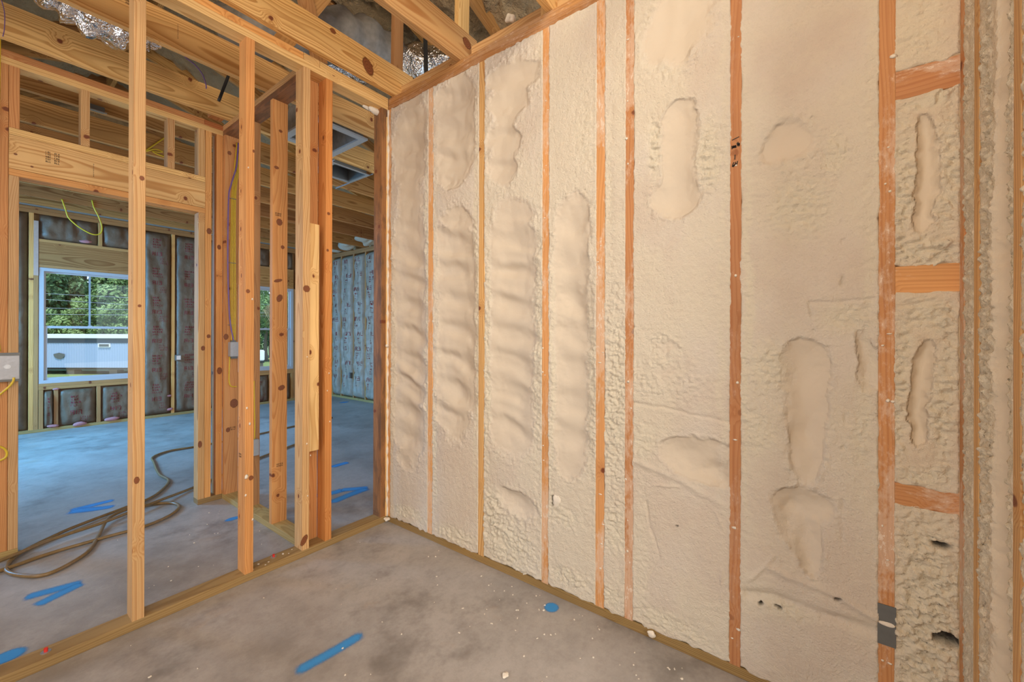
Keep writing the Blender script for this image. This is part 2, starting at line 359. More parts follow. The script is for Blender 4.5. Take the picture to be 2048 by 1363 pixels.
def glass():
    t = NT('window_glass'); fr = t.n('Fresnel'); fr.inputs[0].default_value = 1.45; tr = t.n('BsdfTransparent'); tr.inputs[0].default_value = (0.93, 0.96, 0.95, 1); gl = t.n('BsdfGlossy'); gl.inputs['Roughness'].default_value = 0.02
    mx = t.n('MixShader'); t.l(fr.outputs[0], mx.inputs[0]); t.l(tr.outputs[0], mx.inputs[1]); t.l(gl.outputs[0], mx.inputs[2]); t.l(mx.outputs[0], t.out.inputs[0]); return t.m
M['glass'] = glass()

# ------------------------------------------------------------------ foam infill
H = 2.695; PT = 0.038
def foam_fill(name, s0, s1, t0, t1, step, mapf, parent, seed, blobs=(), lumps=(), lines=(), holes=(), ripple=0.0, lam=0.165, rough=0.0, mat='foam', base=0.006, jag=0.006, lap=0.003, label=None, loc=(0, 0, 0), depth_wave=0.0, edge_amp=0.0075):
    ns = max(4, int((s1 - s0) / step)); nt_ = max(4, int((t1 - t0) / step))
    tt = np.linspace(0, 1, nt_ + 1)[:, None]; ss = np.linspace(0, 1, ns + 1)[None, :]
    T0 = t0 + (t1 - t0) * tt
    def eg(k): return jag * (0.55 * fbm(T0 * 9, T0 * 0 + k, seed + k, 2) + 0.55 * fbm(T0 * 70, T0 * 0 + k, seed + k + 1, 3))
    sl = s0 - lap + eg(0) ; sr = s1 + lap + eg(7)
    S = sl + (sr - sl) * ss; S1 = s0 + (s1 - s0) * ss
    tb = t0 - 0.004 + 0.016 * (vn(S1 * 40, S1 * 0, seed + 8) - 0.4); te = t1 + 0.004 + 0.008 * (vn(S1 * 50, S1 * 0, seed + 9) - 0.5)
    T = tb + (te - tb) * tt
    ws = S + 0.022 * fbm(S * 9, T * 9, seed + 21) + 0.006 * fbm(S * 50, T * 50, seed + 22); wt = T + 0.030 * fbm(S * 8, T * 8, seed + 23) + 0.006 * fbm(S * 50, T * 50, seed + 24)
    R = base + 0.004 * fbm(S * 7, T * 5, seed + 19, 3); ms = np.zeros_like(S)
    for cs, ct, rs, rt, d in blobs:
        q = ((ws - cs) / rs) ** 2 + (((wt - ct) / rt) ** 2 if rt < 2.2 * rs else np.abs((wt - ct) / rt) ** 5)
        g = np.exp(-q ** 1.35 * 0.9); R = R - (d + base) * g; ms = np.maximum(ms, g)
    if ripple:
        ph = 2 * np.pi * (T + 0.25 * (S - s0) + 0.05 * fbm(S * 3, T * 3, seed + 31)) / lam
        R = R + ripple * ms * (np.sin(ph + .5 * np.sin(ph)) * 0.8 + 0.25 * np.sin(2 * ph + 1.0 + 4 * vn(S * 4, T * 4, seed + 34))) * (0.35 + 1.1 * vn(S * 6, T * 6, seed + 32))
    if depth_wave: R = R + depth_wave * fbm(S * 5, T * 5, seed + 41, 2) * ms
    R = R + 0.004 * fbm(S * 14, T * 10, seed + 33, 2) * np.clip(ms * 2, 0, 1)
    skin = np.clip(-R / 0.004, 0, 1)
    h = np.where(R < 0, R, 0.0)
    near = np.exp(-((R - 0.0015) / 0.005) ** 2) * np.clip(ms * 4, 0, 1)
    tear = billow(S * 48, T * 60, seed + 51)
    h = h + near * (tear - 0.40) * 0.013
    lm = np.zeros_like(S)
    for cs, ct, rs, rt, a in lumps:
        q = ((ws - cs) / rs) ** 2 + ((wt - ct) / rt) ** 2; g = np.exp(-q ** 1.6)
        b = 0.6 * billow(S * 34 + .8 * vn(S * 14, T * 14, seed + 60), T * 52 + .8 * vn(S * 17, T * 17, seed + 66), seed + 61, 4) + 0.4 * billow(S * 70 + T * 20, T * 95 - S * 20, seed + 67, 3)
        h = h + g * a * (b - 0.45) * 2.6; lm = np.maximum(lm, g * min(1.0, a / 0.006)); skin = skin * (1 - 0.8 * g)
    if rough:
        b = billow(S * 22, T * 30, seed + 71, 4); m = np.clip((fbm(S * 3, T * 2.2, seed + 72) + 0.25) * 3, 0, 1) * (1 - skin)
        h = h + rough * m * (b - 0.42) * 1.8; lm = np.maximum(lm, m * 0.6)
    trim = 1 - np.clip(skin, 0, 1)
    h = h + trim * (0.0010 * fbm(S * 60, T * 90, seed + 81, 3) + 0.0016 * fbm(S * 7, T * 5, seed + 82, 2))
    edge = np.clip(1 - np.minimum(S - sl, sr - S) / 0.018, 0, 1)
    h = h + edge * (edge_amp * (billow(S * 70, T * 60, seed + 91) - 0.22)) * (1 - skin)
    for P, wd, dp in lines:
        P = np.array(P)
        dm = np.full_like(S, 9.0)
        for a, b in zip(P[:-1], P[1:]):
            ab = b - a; tq = np.clip(((ws * 0.5 + S * 0.5 - a[0]) * ab[0] + (wt * 0.3 + T * 0.7 - a[1]) * ab[1]) / (ab @ ab), 0, 1)
            dm = np.minimum(dm, np.hypot(ws * 0.5 + S * 0.5 - a[0] - tq * ab[0], wt * 0.3 + T * 0.7 - a[1] - tq * ab[1]))
        g = np.exp(-(dm / wd) ** 2) * ((0.65 + 0.7 * vn(S * 25, T * 25, seed + 95)) if wd > .0045 else np.clip(4 * (vn(S * 30, T * 30, seed + 95) - .42), 0, 1.3)); h = h + g * dp
    hole = np.zeros_like(S)
    for cs, ct, rs, rt, d in holes:
        q = ((ws - cs) / rs) ** 2 + ((wt - ct) / rt) ** 2 + 0.5 * fbm(S * 70, T * 70, seed + 97); g = 1 / (1 + np.exp((q - 1) * 6)); h = h - d * g; hole = np.maximum(hole, g)
    rim = np.minimum(1, np.minimum(np.minimum(ss, 1 - ss) * ns, np.minimum(tt, 1 - tt) * nt_))
    h = h * rim + (rim - 1) * 0.006 + 0.0012
    pts = mapf(S, T, h)
    idx = np.arange((ns + 1) * (nt_ + 1)).reshape(nt_ + 1, ns + 1)
    F = np.stack([idx[:-1, :-1], idx[:-1, 1:], idx[1:, 1:], idx[1:, :-1]], -1).reshape(-1, 4)
    V = np.stack([p.ravel() for p in pts], -1).astype(np.float32) - np.array(loc, dtype=np.float32)
    me = bpy.data.meshes.new(name); me.vertices.add(len(V)); me.vertices.foreach_set('co', V.ravel())
    me.loops.add(F.size); me.loops.foreach_set('vertex_index', F.ravel().astype(np.int32)); me.polygons.add(len(F)); me.polygons.foreach_set('loop_start', np.arange(0, F.size, 4, dtype=np.int32)); me.polygons.foreach_set('loop_total', np.full(len(F), 4, dtype=np.int32))
    me.update(calc_edges=True); me.validate()
    for k, a in (('skin', skin * (1 - lm * 0.6)), ('lump', lm), ('hole', hole)):
        at = me.attributes.new(k, 'FLOAT', 'POINT'); at.data.foreach_set('value', np.clip(a, 0, 1).ravel().astype(np.float32))
    me.polygons.foreach_set('use_smooth', [True] * len(me.polygons)); me.materials.append(M[mat])
    o = bpy.data.objects.new(name, me); o.location = loc; link(o, parent)
    if label: o['label'] = label
    return o
def on_right(S, T, h): return (-h, -S, T)       # wall x = 0, room on -x; s = -y
NEARY = -2.608
def on_near(S, T, h): return (-S, NEARY + h, T)  # wall y = -2.608, room on +y; s = -x

# ------------------------------------------------------------------ shell
floor = box('floor', (-4.1, 2.75), (-5.1, 5.6), (-0.25, 0.0), M['concrete']); tag(floor, 'bare grey concrete slab floor with blue spray paint marks', 'floor', kind='structure')
def ribbon(P, w, taper=(1, 1), n=8):
    Q = [Vector((x, y, 0.0007)) for x, y in P]; Q = catmull(Q, n) if len(Q) > 2 else [Q[0].lerp(Q[1], k / 12) for k in range(13)]
    V = []; F = []; E = []; m = len(Q); cr = (-1, -0.6, 0, 0.6, 1)
    for i, p in enumerate(Q):
        d = (Q[min(i + 1, m - 1)] - Q[max(i - 1, 0)]).normalized(); s = Vector((-d.y, d.x, 0)); k = i / (m - 1); ww = w * (taper[0] + (taper[1] - taper[0]) * k)
        e = min(1, min(k, 1 - k) * 9)
        for c in cr: V.append(tuple(p + s * ww * c * 0.75)); E.append(max(0, (1 - abs(c) ** 1.3)) * e)
    for i in range(m - 1):
        for c in range(4): F.append((i * 5 + c, i * 5 + c + 1, (i + 1) * 5 + c + 1, (i + 1) * 5 + c))
    return V, F, E
def mark(parts, label):
    V = []; F = []; E = []
    for j, (v, f, e) in enumerate(parts):
        o = len(V); V += [(a[0], a[1], a[2] + 0.0003 * j) for a in v]; F += [tuple(i + o for i in g) for g in f]; E += e
    c = V[0]; o = mesh_obj('paint_mark', V, F, M['paint'], floor, (c[0], c[1], 0), attrs={'edge': np.array(E)}); o.location = Vector((c[0], c[1], 0)) - floor.location; o['label'] = label
def disc(cx, cy, r, ry=None):
    ry = ry or r; V = [(cx, cy, 0.0007)]; E = [1.0]; F = []
    for ring, e in ((0.6, 1.0), (1.15, 0.0)):
        for k in range(20):
            a = math.tau * k / 20; V.append((cx + r * ring * math.cos(a), cy + ry * ring * math.sin(a), 0.0007)); E.append(e)
    for k in range(20):
        k2 = (k + 1) % 20; F.append((0, 1 + k, 1 + k2)); F.append((1 + k, 21 + k, 21 + k2, 1 + k2))
    return V, F, E
mark([ribbon([(-0.935, -0.752), (-0.80, -0.77), (-0.664, -0.780)], 0.046)], 'blue painted stroke in the foreground')
mark([disc(-0.079, -1.318, 0.034)], 'round blue dot beside the foamed wall')
mark([ribbon([(-1.285, 0.645), (-1.38, 0.67), (-1.475, 0.694)], 0.062), ribbon([(-1.285, 0.64), (-1.37, 0.60), (-1.448, 0.560)], 0.056)], 'blue painted V in the hall')
mark([ribbon([(-0.975, 1.905), (-1.09, 1.90), (-1.21, 1.885)], 0.085, (0.6, 1)), ribbon([(-1.21, 1.885), (-1.10, 1.80), (-1.0, 1.745)], 0.10, (1, .6))], 'faint blue V beyond the doorway')
mark([disc(-1.535, 0.204, 0.05, 0.045)], 'blue blot near the long sill plate')
mark([ribbon([(-0.10, 0.80), (0.043, 0.740), (0.13, 0.735)], 0.075), ribbon([(0.10, 0.75), (0.18, 0.68), (0.264, 0.608)], 0.07), ribbon([(0.264, 0.608), (0.10, 0.60), (-0.08, 0.575)], 0.075)], 'blue painted bracket beyond the studs')
mark([ribbon([(0.35, 1.33), (0.43, 1.34), (0.53, 1.34)], 0.07)], 'short blue dash beyond the studs')
mark([disc(-0.587, 0.851, 0.045, 0.03)], 'small blue blot by the closet plate')
mark([disc(2.35, 4.55, 0.09, 0.06)], 'blue dot by the far insulated wall')

LF = (('left', 'dummy'),)
# --- stud wall between the two rooms (front face y = 0)
wl = root('wall_left', (-0.05, 0.045, 0), 'open wood stud partition meeting the foamed wall in the corner', 'wall', kind='structure')
B('bottom_plate', (-3.9, -0.003), (0, .089), (0, PT), M['treated'], wl)
B('top_plate', (-3.9, -0.003), (0, .089), (H, H + PT), M['pale'], wl, label='pale lower top plate')
B('top_plate', (-3.9, -0.545), (0, .089), (H + PT, H + 2 * PT), M['orange'], wl, label='darker upper plate, left length')
B('top_plate', (-0.543, -0.455), (0, .089), (H + PT, H + 2 * PT), M['pine'], wl, axis=1, label='end grain of the lapped cross plate')
B('top_plate', (-0.453, -0.003), (0, .089), (H + PT, H + 2 * PT), M['pine'], wl)
XA = -1.2255
for x0, mt, lb in ((XA - .8128, 'pale', None), (XA - .4064, 'orange', None), (XA, 'pale', 'straw-coloured stud nearest the camera'), (XA + .4064, 'orange', 'stud with brown side face and knots'), (-0.5436, 'pale', 'honey-coloured stud with a knot at its foot'), (-0.416, 'red', 'deep orange stud')):
    B('stud', (x0, x0 + .038), (0.0005, .089), (PT, H), M[mt], wl, label=lb)
for x0 in (-2.44, -2.85, -3.25, -3.66): B('stud', (x0, x0 + .038), (0, .089), (PT, H), M['pine'], wl)
B('stud', (-.047, -.010), (0.004, .089), (PT, H), M['stained'], wl, label='brown-stained end stud in the corner')
B('furring_strip', (-.0135, -.004), (-0.003, .010), (PT, H - .05), M['pale'], wl)
B('scab_board', (-0.5050, -0.449), (0.0085, 0.0285), (0.57, 1.845), M['pale'], wl, label='short pale board nailed beside the honey-coloured stud')
# corner stud row of small nail heads
nails = []
for k in range(4): nails.append(box_geo((-.0475, -.0468), (.078 - k * .017, .081 - k * .017), (.062 - k * .002, .066 - k * .002)))
V, F = join_geo(nails); mesh_obj('nail', V, F, M['black'], wl, (-.047, .05, .06))

# --- partition running back (x -0.505 .. -0.416)
wc = root('wall_partition', (-0.46, 0.7, 0), 'short closet partition of open studs running back to the doorway wall', 'wall', kind='structure')
B('bottom_plate', (-.505, -.416), (.0895, 1.389), (0, PT), M['treated'], wc)
B('top_plate', (-.505, -.416), (.0895, 1.2995), (H, H + PT), M['stained'], wc)
B('top_plate', (-.505, -.416), (.0895, 1.2995), (H + PT, H + 2 * PT), M['pine'], wc)
for y0, mt in ((.0900, 'orange'), (.470, 'orange'), (.8764, 'farstud'), (1.2610, 'orange')): B('stud', (-.505, -.416), (y0, y0 + .038), (PT, H), M[mt], wc)

# --- doorway wall (front face y = 1.30)
wh = root('wall_hall', (-1.0, 1.345, 0), 'framed wall with a headered doorway opening into the insulated room', 'wall', kind='structure')
Y0, Y1 = 1.30, 1.389
B('bottom_plate', (-0.651, -.5055), (Y0, Y1), (0, PT), M['treated'], wh); B('bottom_plate', (-3.9, -1.457), (Y0, Y1), (0, PT), M['treated'], wh)
B('top_plate', (-3.9, -.5055), (Y0, Y1), (H, H + PT), M['pine'], wh); B('top_plate', (-3.9, -0.62), (Y0 - .004, Y1), (H + PT, H + 2 * PT), M['orange'], wh); B('top_plate', (-0.618, -.5055), (Y0, Y1), (H + PT, H + 2 * PT), M['red'], wh)
B('jack_stud', (-0.651, -.613), (Y0, Y1), (PT, 2.093), M['pine'], wh); B('king_stud', (-.612, -.574), (Y0, Y1), (PT, H), M['orange'], wh)
B('stud', (-.543, -.5055), (Y0, Y1), (PT, H), M['orange'], wh)
B('jack_stud', (-1.493, -1.457), (Y0, Y1), (PT, 2.093), M['pale'], wh); B('king_stud', (-1.531, -1.494), (Y0, Y1), (PT, H), M['orange'], wh, label='orange king stud behind the steel box')
B('header_trimmer', (-1.493, -.613), (Y0, Y1), (2.094, 2.131), M['orange'], wh, label='orange flat board under the header')
B('header', (-1.493, -.613), (Y0, Y0 + .038), (2.1325, 2.317), M['pine'], wh, label='wide doorway header with mill stamps')
B('header', (-1.493, -.613), (Y0 + .051, Y1), (2.1325, 2.317), M['pine'], wh)
B('header_trimmer', (-1.493, -.613), (Y0, Y1), (2.3185, 2.356), M['pine'], wh)
for x0 in (-1.493, -1.225, -.822, -.652): B('cripple_stud', (x0, x0 + .0375), (Y0, Y1), (2.357, H), M['pine' if x0 > -1.4 else 'orange'], wh)
for x0 in (-1.94, -2.34, -2.75, -3.15, -3.6): B('stud', (x0, x0 + .038), (Y0, Y1), (PT, H), M['pine'], wh)

# --- foamed wall (x = 0)
wr = root('wall_right', (0.05, -1.3, 0), 'stud wall packed with cream spray foam along the right', 'wall', kind='structure')
B('bottom_plate', (0, .139), (-2.70, 0.0), (0, PT), M['treated_grooved'], wr, pith=(0.05, 0.02, 3.0))
B('top_plate', (0, .139), (-4.9, .085), (H, H + PT), M['topplate'], wr); B('top_plate', (0.003, .139), (-4.9, .085), (H + PT + .001, H + 2 * PT), M['topplate'], wr)
for i, (a, b) in enumerate(((-.002, .030), (.393, .433), (.800, .840), (1.211, 1.248), (1.495, 1.536), (1.629, 1.666), (2.027, 2.064), (2.436, 2.474))):
    B('stud', (0.0, .139), (-b, -a), (PT, H), M[{2: 'pine', 6: 'foamstud_clean'}.get(i, 'foamstud')], wr, label='foam-smeared orange stud' if i != 2 else 'clean pale stud between the foam bays')
BAYS = [(0, .030, .393, .005, 41), (1, .433, .800, .005, 52), (2, .840, 1.211, .005, 63), (3, 1.248, 1.495, .0045, 74), (4, 1.536, 1.629, .004, 85), (5, 1.666, 2.027, .004, 96), (6, 2.064, 2.436, .004, 107)]
BL = {0: [(0.214, 2.42, 0.140, 0.26, 0.030), (0.215, 1.26, 0.142, 0.80, 0.030)],
      1: [(0.606, 2.386, 0.135, 0.30, 0.030), (0.618, 1.30, 0.150, 0.62, 0.032)],
      2: [(1.014, 2.506, 0.150, 0.15, 0.016), (0.965, 2.18, 0.10, 0.18, 0.016), (1.025, 1.25, 0.145, 0.62, 0.030), (1.062, 0.372, 0.11, 0.085, 0.012)],
      3: [(1.372, 1.566, 0.085, 0.296, 0.020), (1.378, 1.02, 0.094, 0.42, 0.022)], 4: [],
      5: [(1.826, 2.442, 0.118, 0.167, 0.012), (1.846, 1.967, 0.056, 0.166, 0.016), (1.834, 1.748, 0.084, 0.07, 0.018), (1.794, 1.19, 0.059, 0.039, 0.006), (1.827, 1.046, 0.143, 0.079, 0.005), (1.915, 0.764, 0.115, 0.079, 0.022), (1.990, 0.715, 0.05, 0.04, 0.020)],
      6: [(2.207, 1.878, 0.078, 0.081, 0.012), (2.254, 1.03, 0.057, 0.174, 0.016), (2.262, 0.834, 0.052, 0.091, 0.014), (2.41, 1.129, 0.024, 0.092, 0.01), (2.253, 0.664, 0.076, 0.052, 0.022), (2.225, 0.592, 0.045, 0.064, 0.016), (2.264, 0.521, 0.035, 0.069, 0.018)]}
LU = {0: [(.375, 1.6, .022, 1.1, .006), (.05, 1.0, .02, .7, .004), (.2, .10, .18, .04, .008)], 1: [(.452, .55, .03, .35, .008), (.785, 1.5, .022, 1.1, .006), (.455, 1.6, .02, .9, .004), (.62, .09, .18, .05, .009)],
      2: [(1.009, 0.154, 0.194, 0.178, 0.012), (0.90, 0.306, 0.07, 0.13, 0.010), (1.185, 1.152, 0.030, 0.831, 0.008), (.862, 1.1, .022, .9, .008)],
      3: [(1.432, 2.124, 0.062, 0.225, 0.005), (1.338, 0.392, 0.106, 0.057, 0.008), (1.466, 0.981, 0.030, 0.533, 0.008), (1.37, .12, .12, .05, .010), (1.27, .9, .016, .9, .006)],
      4: [(1.584, 0.97, 0.064, 0.512, 0.013), (1.586, 0.393, 0.064, 0.128, 0.006), (1.56, 1.9, .02, .4, .005), (1.58, .10, .06, .06, .008)],
      5: [(1.754, 1.992, 0.032, 0.141, 0.012), (1.95, 1.902, 0.049, 0.15, 0.012), (1.714, 0.797, 0.062, 0.102, 0.007), (1.70, 0.294, 0.04, 0.344, 0.004), (1.84, .085, .17, .04, .008), (2.005, 1.5, .016, 1.0, .004)],
      6: [(2.23, 1.662, 0.131, 0.117, 0.010), (2.33, 1.82, 0.038, 0.097, 0.010), (2.366, 1.276, 0.074, 0.063, 0.010), (2.151, 1.108, 0.074, 0.104, 0.008), (2.122, 0.896, 0.061, 0.105, 0.008), (2.404, 0.936, 0.035, 0.17, 0.007), (2.165, 0.525, 0.088, 0.103, 0.002), (2.195, 0.297, 0.086, 0.042, 0.008), (2.08, 1.3, .018, .9, .006), (2.42, 1.7, .016, .8, .005)]}
LN = {3: [([(1.26, 1.80), (1.30, 1.79)], .004, .004)],
      5: [([(1.667, 0.945), (1.796, 0.939), (1.926, 0.925), (2.024, 0.909)], .006, -.006), ([(1.668, 0.561), (1.737, 0.618), (1.854, 0.634), (1.962, 0.612), (2.005, 0.512), (1.997, 0.253), (1.98, 0.135)], .004, .004), ([(1.716, 0.552), (1.757, 0.401), (1.774, 0.346), (1.717, 0.185)], .005, -.005), ([(1.667, .70), (1.85, .665), (2.02, .60)], .012, .006)],
      6: [([(2.088, 0.308), (2.184, 0.334), (2.294, 0.327), (2.434, 0.328)], .016, -.012), ([(2.148, 0.424), (2.24, 0.414), (2.345, 0.404), (2.434, 0.369)], .010, .007), ([(2.348, 1.53), (2.353, 1.435), (2.352, 1.371), (2.362, 1.3)], .0035, -.012), ([(2.244, 1.419), (2.268, 1.344), (2.279, 1.245)], .004, -.009), ([(2.357, 1.024), (2.356, 0.866)], .003, -.007), ([(2.355, 0.707), (2.352, 0.557)], .0025, -.007), ([(2.27, 1.335), (2.43, 1.345)], .005, -.006), ([(2.16, .47), (2.12, .40), (2.09, .36)], .006, .005)]}
HO = {3: [(1.273, .447, .0085, .024, .03)], 5: [(1.845, .487, .004, .004, .012)], 6: [(2.343, 0.399, .006, .008, .03), (2.177, 0.292, .012, .0055, .02), (2.13, .283, .006, .004, .02)]}
for k, a, b, st, sd in BAYS:
    foam_fill('foam_infill', a, b, PT, H, st, on_right, wr, sd, BL[k], LU[k], LN.get(k, ()), HO.get(k, ()), ripple=(.014, .016, .014, .008, 0, 0, 0)[k], rough=(.0, .0, .001, .0015, .002, .0015, .0022)[k], depth_wave=0.008 if k > 4 else 0.004, loc=(0, -(a + b) / 2, PT),
              label=('foam bay in the corner with stacked ripples', 'foam bay with the deepest ripples', 'foam bay torn rough at its foot', 'narrow foam bay with a torn outlet opening', 'slim foam strip between two close studs', 'broad foam bay with a smooth oval hollow', 'broadest foam bay with wandering hollows and cracks')[k])
# blocked bay at the end of the wall: three crosswise blocks and four foam cells
for z0, z1, z2, z3 in ((.712, .789, .738, .790), (1.349, 1.435, 1.356, 1.433), (1.932, 2.021, 1.929, 2.013)):
    B('blocking', (0.0015, .139), (-2.608, -2.474), ((z0 + z2) / 2, (z1 + z3) / 2), M['foamstud'], wr, axis=1)
for j, (t0, t1) in enumerate(((PT, .725), (.7895, 1.3525), (1.434, 1.930), (2.017, H))):
    foam_fill('foam_infill', 2.474, 2.606, t0, t1, .0035, on_right, wr, 200 + j * 9, ([], [(2.537, 1.06, .020, .15, .022)], [(2.537, 1.69, .023, .16, .022)], [])[j],
              ([(2.546, .40, .09, .34, .020)], [(2.487, 1.08, .022, .25, .015), (2.587, 1.06, .026, .25, .015), (2.54, 1.29, .07, .06, .012), (2.54, .82, .07, .03, .010)], [(2.487, 1.68, .022, .24, .015), (2.587, 1.68, .026, .24, .015), (2.54, 1.47, .07, .05, .015), (2.54, 1.90, .07, .03, .012)], [(2.534, 2.13, .073, .15, .008), (2.54, 2.45, .06, .2, .003)])[j],
              (), ([(2.57, .617, .020, .008, .045), (2.585, .363, .024, .013, .045)], (), (), ())[j], mat='foamlump', jag=.005, loc=(0, -2.54, t0), label='lumpy foam cell between the cross blocks')
# near return wall (y = -2.608)
wn_ = root('wall_near', (-0.5, -2.65, 0), 'lumpy foamed return wall at the right edge', 'wall', kind='structure')
B('bottom_plate', (-.53, 0.0), (NEARY - .089, NEARY), (0, PT), M['treated'], wn_); B('top_plate', (-.53, 0.0), (NEARY - .089, NEARY), (H, H + PT), M['topplate'], wn_)
B('stud', (-.040, .0), (NEARY - .089, NEARY), (PT, H), M['foamstud'], wn_, label='foam-crusted corner stud')
for x0, mt in ((-.173, 'pine'), (-.430, 'pine'), (-.530, 'pine')): B('stud', (x0, x0 + .038), (NEARY - .089, NEARY + .002), (PT, H), M[mt], wn_)
for j, (a, b) in enumerate(((.040, .135), (.173, .392), (.430, .492))):
    bl = [[], [(.315, .95, .040, .85, .03), (.325, 2.1, .03, .3, .02)], []][j]
    lu = [[(.087, 1.35, .05, 1.5, .010)], [(.220, 1.35, .042, 1.5, .016), (.370, 1.3, .020, 1.5, .010)], [(.46, 1.3, .03, 1.5, .012)]][j]
    foam_fill('foam_infill', a, b, PT, H, .0045, on_near, wn_, 300 + j * 11, bl, lu, ripple=.006, mat='foamlump', jag=.006, lap=.002, edge_amp=.003, loc=(-(a + b) / 2, NEARY, PT), label='bulging foam between the return wall studs')
# sheathing behind the framed walls
box('sheathing', (.139, .151), (-4.9, -0.02), (-.0, 2.77), M['osb'], wr); box('sheathing', (-.53, .0), (NEARY - .10, NEARY - .089), (0, 2.77), M['osb'], wn_)
# foam bead and blob in the corner
rb = [0.006 + 0.0025 * math.sin(k * 1.7) + 0.002 * math.sin(k * 4.1) for k in range(121)]
V, F = tube_geo([Vector((-.0045 + .0015 * math.sin(k * .9), -.0045, .035 + k * (H - .04) / 120)) for k in range(121)], .006, 8, rad=rb)
mesh_obj('foam_bead', V, F, M['crumb'], wl, (0, 0, .035), smooth=True)
def lump(name, c, r, mat, seed, parent=None, sub=3, amp=.35, sq=(1, 1, 1)):
    bm = bmesh.new(); bmesh.ops.create_icosphere(bm, subdivisions=sub, radius=1)
    R = random.Random(seed); ks = [(Vector((R.gauss(0, 1), R.gauss(0, 1), R.gauss(0, 1))), R.uniform(0, 6)) for _ in range(7)]
    for v in bm.verts:
        d = sum(math.sin(v.co.dot(k) * 2.2 + p) for k, p in ks) / 7; v.co = v.co * (1 + amp * 1.6 * d); v.co = Vector((v.co.x * r * sq[0], v.co.y * r * sq[1], v.co.z * r * sq[2]))
    for f in bm.faces: f.smooth = True
    me = bpy.data.meshes.new(name); bm.to_mesh(me); bm.free(); me.materials.append(mat)
    o = bpy.data.objects.new(name, me); o.location = c; return link(o, parent)
lump('foam_blob', (-.055, .06, H - .012), .022, M['crumb'], 3, wl, sq=(2.6, 1.2, 1.0)); lump('foam_blob', (-.095, .075, H - .008), .014, M['crumb'], 4, wl, sq=(3.0, 1.0, .7))
lump('foam_blob', (-.01, -.008, 1.15), .012, M['crumb'], 5, wl); lump('foam_blob', (-.012, -.012, .02), .013, M['crumb'], 6, wl, sq=(1.5, 1.5, .9))

# --- insulated room behind: far wall y = 5.48, side wall x = 2.6
YF = 5.48; XS = 2.60
wf = root('wall_far', (0, YF + .05, 0), 'far insulated exterior wall holding two windows', 'wall', kind='structure')
def fy(name, X, Z, mt='farstud', lb=None, dy=0.0): return B(name, X, (YF + dy, YF + .089), Z, M[mt], wf, label=lb)
fy('bottom_plate', (-3.9, XS), (0, PT), 'treated'); fy('top_plate', (-3.9, XS), (H - .004, H + PT), 'farshaded'); fy('top_plate', (-3.9, XS), (H + PT + .001, H + 2 * PT), 'farshaded')
W1 = (-1.095, -.215, .60, 2.035); W2 = (1.00, 1.905, .585, 2.035)
for Wd in (W1, W2):
    x0, x1, z0, z1 = Wd
    for s in (-1, 1):
        e = x0 if s < 0 else x1
        fy('jack_stud', (e + s * .002, e + s * .039), (PT, z1), 'farstud'); fy('king_stud', (e + s * .040, e + s * .078), (PT, H - .005), 'orange' if s < 0 else 'farstud')
    fy('window_header', (x0, x1), (z1 + .036, 2.345), 'farshaded'); fy('header_trimmer', (x0, x1), (z1, z1 + .035), 'farstud'); fy('header_trimmer', (x0, x1), (2.346, 2.384), 'farstud')
    fy('sill_board', (x0, x1), (z0 - .082, z0 - .044), 'farstud'); fy('sill_board', (x0, x1), (z0 - .043, z0 - .005), 'farstud')
    for xc in (x0 + .51, ): fy('cripple_stud', (xc, xc + .038), (2.385, H - .005)); 
    for xc in (x0 + .002, x0 + .125, x0 + .50, x1 - .04): fy('cripple_stud', (xc, xc + .038), (PT, z0 - .083))
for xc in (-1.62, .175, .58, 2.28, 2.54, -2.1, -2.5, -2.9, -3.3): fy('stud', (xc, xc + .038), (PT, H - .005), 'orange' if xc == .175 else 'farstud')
box('sheathing', (-4.0, W1[0]), (YF + .09, YF + .102), (0, 2.77), M['osb'], wf); box('sheathing', (W1[1], W2[0]), (YF + .09, YF + .102), (0, 2.77), M['osb'], wf); box('sheathing', (W2[1], XS + .1), (YF + .09, YF + .102), (0, 2.77), M['osb'], wf)
for Wd in (W1, W2): box('sheathing', (Wd[0], Wd[1]), (YF + .09, YF + .102), (0, Wd[2]), M['osb'], wf); box('sheathing', (Wd[0], Wd[1]), (YF + .09, YF + .102), (Wd[3], 2.77), M['osb'], wf)
# nail strap on the king stud
bmk = [box_geo((-1.136, -1.098), (YF - .003, YF - .001), (1.93, 2.60))]
for k in range(14): bmk.append(box_geo((-1.130 + (k % 2) * .016, -1.118 + (k % 2) * .016), (YF - .008, YF - .003), (1.95 + k * .046, 1.965 + k * .046)))
V, F = join_geo(bmk); mesh_obj('steel_strap', V, F, M['galv'], wf, (-1.117, YF, 1.93))
ws = root('wall_side', (XS + .05, 3.4, 0), 'side wall of kraft-faced insulation seen between the studs', 'wall', kind='structure')
B('bottom_plate', (XS, XS + .089), (1.0, YF), (0, PT), M['treated'], ws); B('top_plate', (XS, XS + .089), (1.0, YF), (H, H + PT), M['farstud'], ws); B('top_plate', (XS, XS + .089), (1.0, YF), (H + PT + .001, H + 2 * PT), M['farstud'], ws)
SY = [5.40, 5.095, 4.675, 4.30, 3.90, 3.49, 3.08, 2.68, 2.27, 1.86, 1.45]
for y in SY: B('stud', (XS, XS + .089), (y - .019, y + .019), (PT, H), M['farstud'], ws)
box('sheathing', (XS + .09, XS + .102), (.9, YF + .1), (0, 2.77), M['osb'], ws)

